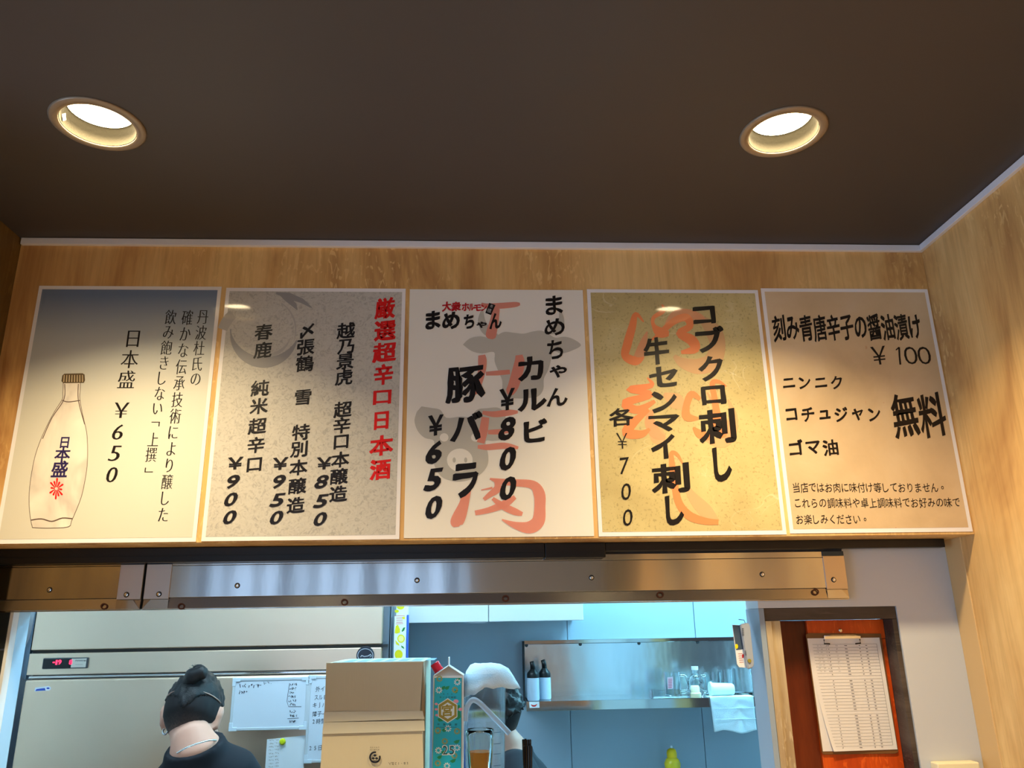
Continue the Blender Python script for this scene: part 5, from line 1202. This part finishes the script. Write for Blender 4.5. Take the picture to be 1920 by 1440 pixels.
def person(label, hp, hrot, neck, chest, waist, pelvis, sh, el, wr, hip, kn, an, side, toe, hand_d, hand_n, loc, sleeve=.55, collar=(0, 0, .004), tilt=0):
    t = thing('person', loc, label, 'person')
    H = Matrix.Translation(Vector(hp)) @ Matrix.Rotation(hrot[2], 4, 'Z') @ Matrix.Rotation(hrot[0], 4, 'X') @ Matrix.Rotation(hrot[1], 4, 'Y')
    side = Vector(side).normalized()
    bm = bmesh.new(); head_parts(bm, H)
    skull = H @ Vector((0, -.010, -.045))
    ell_tube(bm, [(H @ Vector((0, -.012, .0)), .050, .055), (skull, .050, .044), (Vector(neck).lerp(skull, .6), .053, .050), (Vector(neck).lerp(skull, .3), .058, .057), (neck, .068, .062), (Vector(neck).lerp(Vector(chest), .5), .075, .065)], side, 20)
    tor = [(Vector(neck).lerp(Vector(chest), .18), .075, .055), (Vector(neck).lerp(Vector(chest), .45), .130, .075), (chest, .162, .105), (Vector(chest).lerp(Vector(waist), .5), .155, .108), (waist, .140, .100), (pelvis, .160, .112), (Vector(pelvis)-Vector((0, 0, .07)), .15, .10)]
    ell_tube(bm, tor, side, 24)
    for i in (0, 1):
        mid = Vector(neck).lerp(Vector(sh[i]), .5)+Vector((0, 0, .004))
        add_tube(bm, [Vector(neck)-Vector((0, 0, .02)), mid, sh[i], Vector(sh[i]).lerp(Vector(el[i]), .3), el[i], Vector(el[i]).lerp(Vector(wr[i]), .3), wr[i]], [.045, .046, .058, .049, .038, .040, .026], 14)
        hand(bm, wr[i], hand_d[i], hand_n[i], 1 if i else -1)
        add_tube(bm, [hip[i], Vector(hip[i]).lerp(Vector(kn[i]), .4), kn[i], Vector(kn[i]).lerp(Vector(an[i]), .35), an[i]], [.090, .078, .056, .056, .038], 16)
        add_tube(bm, [Vector(an[i]), Vector(an[i])+Vector((0, 0, -.04)), Vector(an[i])+Vector(toe)*.6+Vector((0, 0, -.045)), Vector(an[i])+Vector(toe)+Vector((0, 0, -.05))], [.036, .036, .034, .024], 12)
    fuse('body', bm, SKIN, t, .0065, 5)
    g = .015
    bm = bmesh.new()
    ell_tube(bm, [(Vector(c)+(Vector((0, 0, 0))), rx+g, ry+g) for c, rx, ry in [(Vector(neck)+Vector(collar), .064, .060)]+tor[:-1]], Vector(side)+Vector((0, 0, tilt)), 24)
    for i in (0, 1):
        mid = Vector(neck).lerp(Vector(sh[i]), .5)+Vector((0, 0, .004)); e = Vector(sh[i]).lerp(Vector(el[i]), sleeve)
        add_tube(bm, [Vector(neck).lerp(Vector(sh[i]), .22)-Vector((0, 0, .022)), mid, sh[i], e], [.060, .060, .070, .064], 16)
    shirt = fuse('shirt', bm, SHIRT, t, .008, 6)
    bm = bmesh.new(); ell_tube(bm, [(waist, .152, .112), (pelvis, .172, .126), (Vector(pelvis)-Vector((0, 0, .08)), .160, .112)], side, 24)
    for i in (0, 1): add_tube(bm, [hip[i], Vector(hip[i]).lerp(Vector(kn[i]), .4), kn[i], Vector(kn[i]).lerp(Vector(an[i]), .35), Vector(an[i])+Vector((0, 0, .01))], [.102, .092, .072, .070, .060], 16)
    fuse('trousers', bm, TROUSER, t, .011, 4)
    bm = bmesh.new()
    for i in (0, 1): add_tube(bm, [Vector(an[i])+Vector((0, 0, .015))-Vector(toe)*.22, Vector(an[i])-Vector(toe)*.25+Vector((0, 0, -.045)), Vector(an[i])+Vector(toe)*.6+Vector((0, 0, -.045)), Vector(an[i])+Vector(toe)*1.08+Vector((0, 0, -.05))], [.040, .044, .044, .030], 12)
    fuse('shoes', bm, BLACKP, t, .009, 3)
    bm = bmesh.new()
    for s_ in (-1, 1): ball(bm, (s_*.030, .083, .012), .0115, H)
    link('eyes', bm, mat('eye_white', rgb(235, 235, 232), .2), t, True)
    return t, H
def hair_piece(name, H, t, m, keep, g=(.080, .101, .110), c=(0, -.004, .016), rough=.004, freq=40, sub=5, fn=None):
    bm = bmesh.new(); ball(bm, (0, 0, 0), 1, None, 1, 1, 1, sub)
    for v in bm.verts:
        n = v.co.normalized(); r_ = 1.0
        p = Vector((c[0]+n.x*g[0], c[1]+n.y*g[1], c[2]+n.z*g[2]))
        if p.z < -.02: k = 1-.32*min(1, (-.02-p.z)/.09); p.x *= k; 
        if p.y < 0 and p.z < -.02: p.y *= 1-.30*min(1, (-.02-p.z)/.08)
        p += n*rough*noise.noise(Vector((n.x*freq*.25, n.y*freq*.25, n.z*freq*.1)))*2
        if fn: p = fn(p, n)
        v.co = p
    dele = [f for f in bm.faces if not keep(f.calc_center_median())]
    bmesh.ops.delete(bm, geom=dele, context='FACES')
    me = bpy.data.meshes.new(name)
    for f in bm.faces: f.smooth = True
    bm.to_mesh(me); bm.free(); me.materials.append(m)
    o = bpy.data.objects.new(name, me); COL.objects.link(o); o.parent = t; o.matrix_basis = Matrix.Translation(-t.location) @ H
    md = o.modifiers.new('s', 'SOLIDIFY'); md.thickness = .005; md.offset = -1
    return o
def fade_mat(name, z0, z1):
    m = mat(name, (0, 0, 0, 1), .75); nt = m.node_tree
    t = N(nt, 'ShaderNodeTexCoord'); s = N(nt, 'ShaderNodeSeparateXYZ'); L(nt, t.outputs['Object'], s.inputs[0])
    nz = noise_tex(nt, (1, 1, .25), 260, 3); mr = N(nt, 'ShaderNodeMapRange'); mr.inputs[1].default_value = z0; mr.inputs[2].default_value = z1
    a_ = N(nt, 'ShaderNodeMath', operation='MULTIPLY_ADD'); a_.inputs[1].default_value = .035; L(nt, nz.outputs[0], a_.inputs[0]); L(nt, s.outputs[2], a_.inputs[2])
    L(nt, a_.outputs[0], mr.inputs[0])
    L(nt, ramp(nt, mr.outputs[0], [(.0, rgb(226, 178, 156)), (.3, rgb(140, 108, 96)), (.65, rgb(62, 52, 50)), (1, rgb(24, 22, 26))]).outputs[0], nt.nodes['Principled BSDF'].inputs['Base Color']); return m

# man with the top knot, seen from behind, bent forward
Y1 = 2.50
hp = at(361, 1341, Y1)
nk = at(364, 1398, Y1-.075); ch = at(388, 1500, 2.50); wa = Vector((ch.x+.03, 2.545, 1.05)); pe = Vector((ch.x+.03, 2.56, .93))
shL = at(300, 1534, 2.50); shR = at(452, 1530, 2.50)
t1, H1 = person('person seen from behind with black top knot, undercut and black t-shirt, before the fridge', hp, (math.radians(-30), math.radians(3), math.radians(3)), nk, ch, wa, pe, (shL, shR),
    (shL+Vector((-.03, .03, -.27)), shR+Vector((.03, .03, -.27))), (shL+Vector((.03, .17, -.45)), shR+Vector((-.04, .17, -.45))),
    (pe+Vector((-.09, 0, -.05)), pe+Vector((.09, 0, -.05))), (Vector((pe.x-.11, 2.57, .50)), Vector((pe.x+.11, 2.57, .50))), (Vector((pe.x-.12, 2.55, .10)), Vector((pe.x+.12, 2.55, .10))),
    (1, .0, .0), (0, .15, 0), ((.2, .6, -.7), (-.2, .6, -.7)), ((.8, .1, .1), (-.8, .1, .1)), (pe.x, 2.56, 0), tilt=.35)
UC = .022
hair_piece('top_hair', H1, t1, HAIR, lambda p: p.z > UC-.045*math.exp(-(p.x/.028)**2) and not (p.y > .07 and p.z < .055), g=(.079, .101, .108), rough=.003)
hair_piece('undercut', H1, t1, fade_mat('undercut_fade', -.082, -.012), lambda p: -.105+.012*abs(p.x)/.07 < p.z < UC+.010 and p.y < .045, g=(.0780, .0990, .1075), rough=.0006)
for s_ in (-1, 1):                          # pale parting lines shaved beside the crown hair
    pp = [H1 @ Vector((s_*.080*math.sin(a), -.004-.1015*math.cos(a), UC+.004)) for a in [math.radians(v) for v in (30, 42, 54, 66, 78)]]
    tube('parting_line', pp, [.0006, .0016, .0018, .0016, .0008], mat('scalp', rgb(190, 160, 146), .6), t1, 8)
# top knot
bm = bmesh.new(); B0 = H1 @ Vector((0, -.050, .108)); kn1 = at(354, 1282, Y1-.06); kn2 = at(364, 1266, Y1-.06); kn3 = at(379, 1259, Y1-.06); kn4 = at(386, 1266, Y1-.05)
add_tube(bm, [B0, kn1, kn1.lerp(kn2, .6), kn2, kn3, kn4], [.024, .020, .018, .020, .019, .010], 16)
ball(bm, at(362, 1268, Y1-.055), .024); ball(bm, at(378, 1262, Y1-.06), .019)
for v in bm.verts: v.co += .0035*noise.noise_vector(v.co*55)
fuse('top_knot', bm, HAIR, t1, .005, 2)
for k in range(9):
    rn = random.Random(k); a0 = at(366+rn.uniform(-6, 10), 1254+rn.uniform(-2, 3), Y1-.05); a1 = a0+Vector((rn.uniform(-.02, .015), rn.uniform(-.01, .01), rn.uniform(.006, .016)))
    tube('stray_hair', [a0, a0.lerp(a1, .5)+Vector((0, 0, .003)), a1], .0005, HAIR, t1, 5)
# parting lines: pale scalp strips of the undercut
bm = bmesh.new()
SILV = mat('silver', (.85, .86, .88, 1), .15, 1)
ep = at(310, 1371, Y1-.01)
bm = bmesh.new(); e_ = [(ep+Vector((.007*math.cos(a), .003*math.sin(a), .008*math.sin(a)))) for a in [2*PI*i/14 for i in range(14)]]; add_tube(bm, e_+[e_[0]], .0028, 8, False); link('earring', bm, SILV, t1, True)
bm = bmesh.new(); c0 = [at(320, 1420, 2.42), at(334, 1411, 2.375), at(352, 1401, 2.352), at(374, 1393, 2.350), at(393, 1388, 2.37), at(405, 1388, 2.41)]
cp_ = smooth_path([tuple(v) for v in c0], 8)
for i in range(len(cp_)-1):
    a, b = Vector(cp_[i]), Vector(cp_[i+1]); ball(bm, a.lerp(b, .5), .0036, None, 1, 1, .8, 1)
NECK = link('necklace', bm, SILV, t1, True)

# second cook behind the jug, facing left
Y2 = 2.62
hp = at(919, 1346, Y2); nk = at(955, 1412, Y2+.0); ch = at(985, 1505, Y2+.02); wa = Vector((ch.x+.05, 2.66, 1.05)); pe = Vector((ch.x+.06, 2.66, .93))
s1 = Vector((ch.x-.01, Y2-.17, ch.z+.06)); s2 = Vector((ch.x+.01, Y2+.17, ch.z+.06))
t2, H2 = person('dark-haired person in black with head mostly hidden behind the jug and its cloth', hp, (math.radians(-22), 0, math.radians(104)), nk, ch, wa, pe, (s1, s2),
    (s1+Vector((-.02, .03, -.27)), s2+Vector((-.02, -.03, -.27))), (s1+Vector((-.20, .06, -.40)), s2+Vector((-.20, -.06, -.40))),
    (pe+Vector((0, -.09, -.05)), pe+Vector((0, .09, -.05))), (Vector((pe.x, 2.56, .50)), Vector((pe.x, 2.76, .50))), (Vector((pe.x, 2.56, .10)), Vector((pe.x, 2.76, .10))),
    (0, 1, 0), (-.15, 0, 0), ((-.8, .1, -.3), (-.8, -.1, -.3)), ((0, .1, -.8), (0, -.1, -.8)), (pe.x, 2.66, 0))
hair_piece('hair', H2, t2, HAIR, lambda p: (p.z > -.01 and p.y < .02 and not (abs(p.x) > .06 and p.y > -.02 and p.z < .02)) or p.z > .055, g=(.086, .108, .122), rough=.010, freq=60)
hair_piece('nape_fade', H2, t2, fade_mat('nape_fade', -.085, -.01), lambda p: -.095 < p.z < .03 and p.y < -.018, g=(.0785, .0995, .106), rough=.0006)
for k in range(14):
    rn = random.Random(k+50); a = rn.uniform(-.6, 1.2); p0 = H2 @ Vector((rn.uniform(-.05, .05), rn.uniform(-.07, .03), .118)); 
    tube('hair_strand', [p0, p0+Vector((rn.uniform(-.01, .01), 0, .012)), p0+Vector((rn.uniform(-.02, .02), 0, .014))], .0012, HAIR, t2, 5)
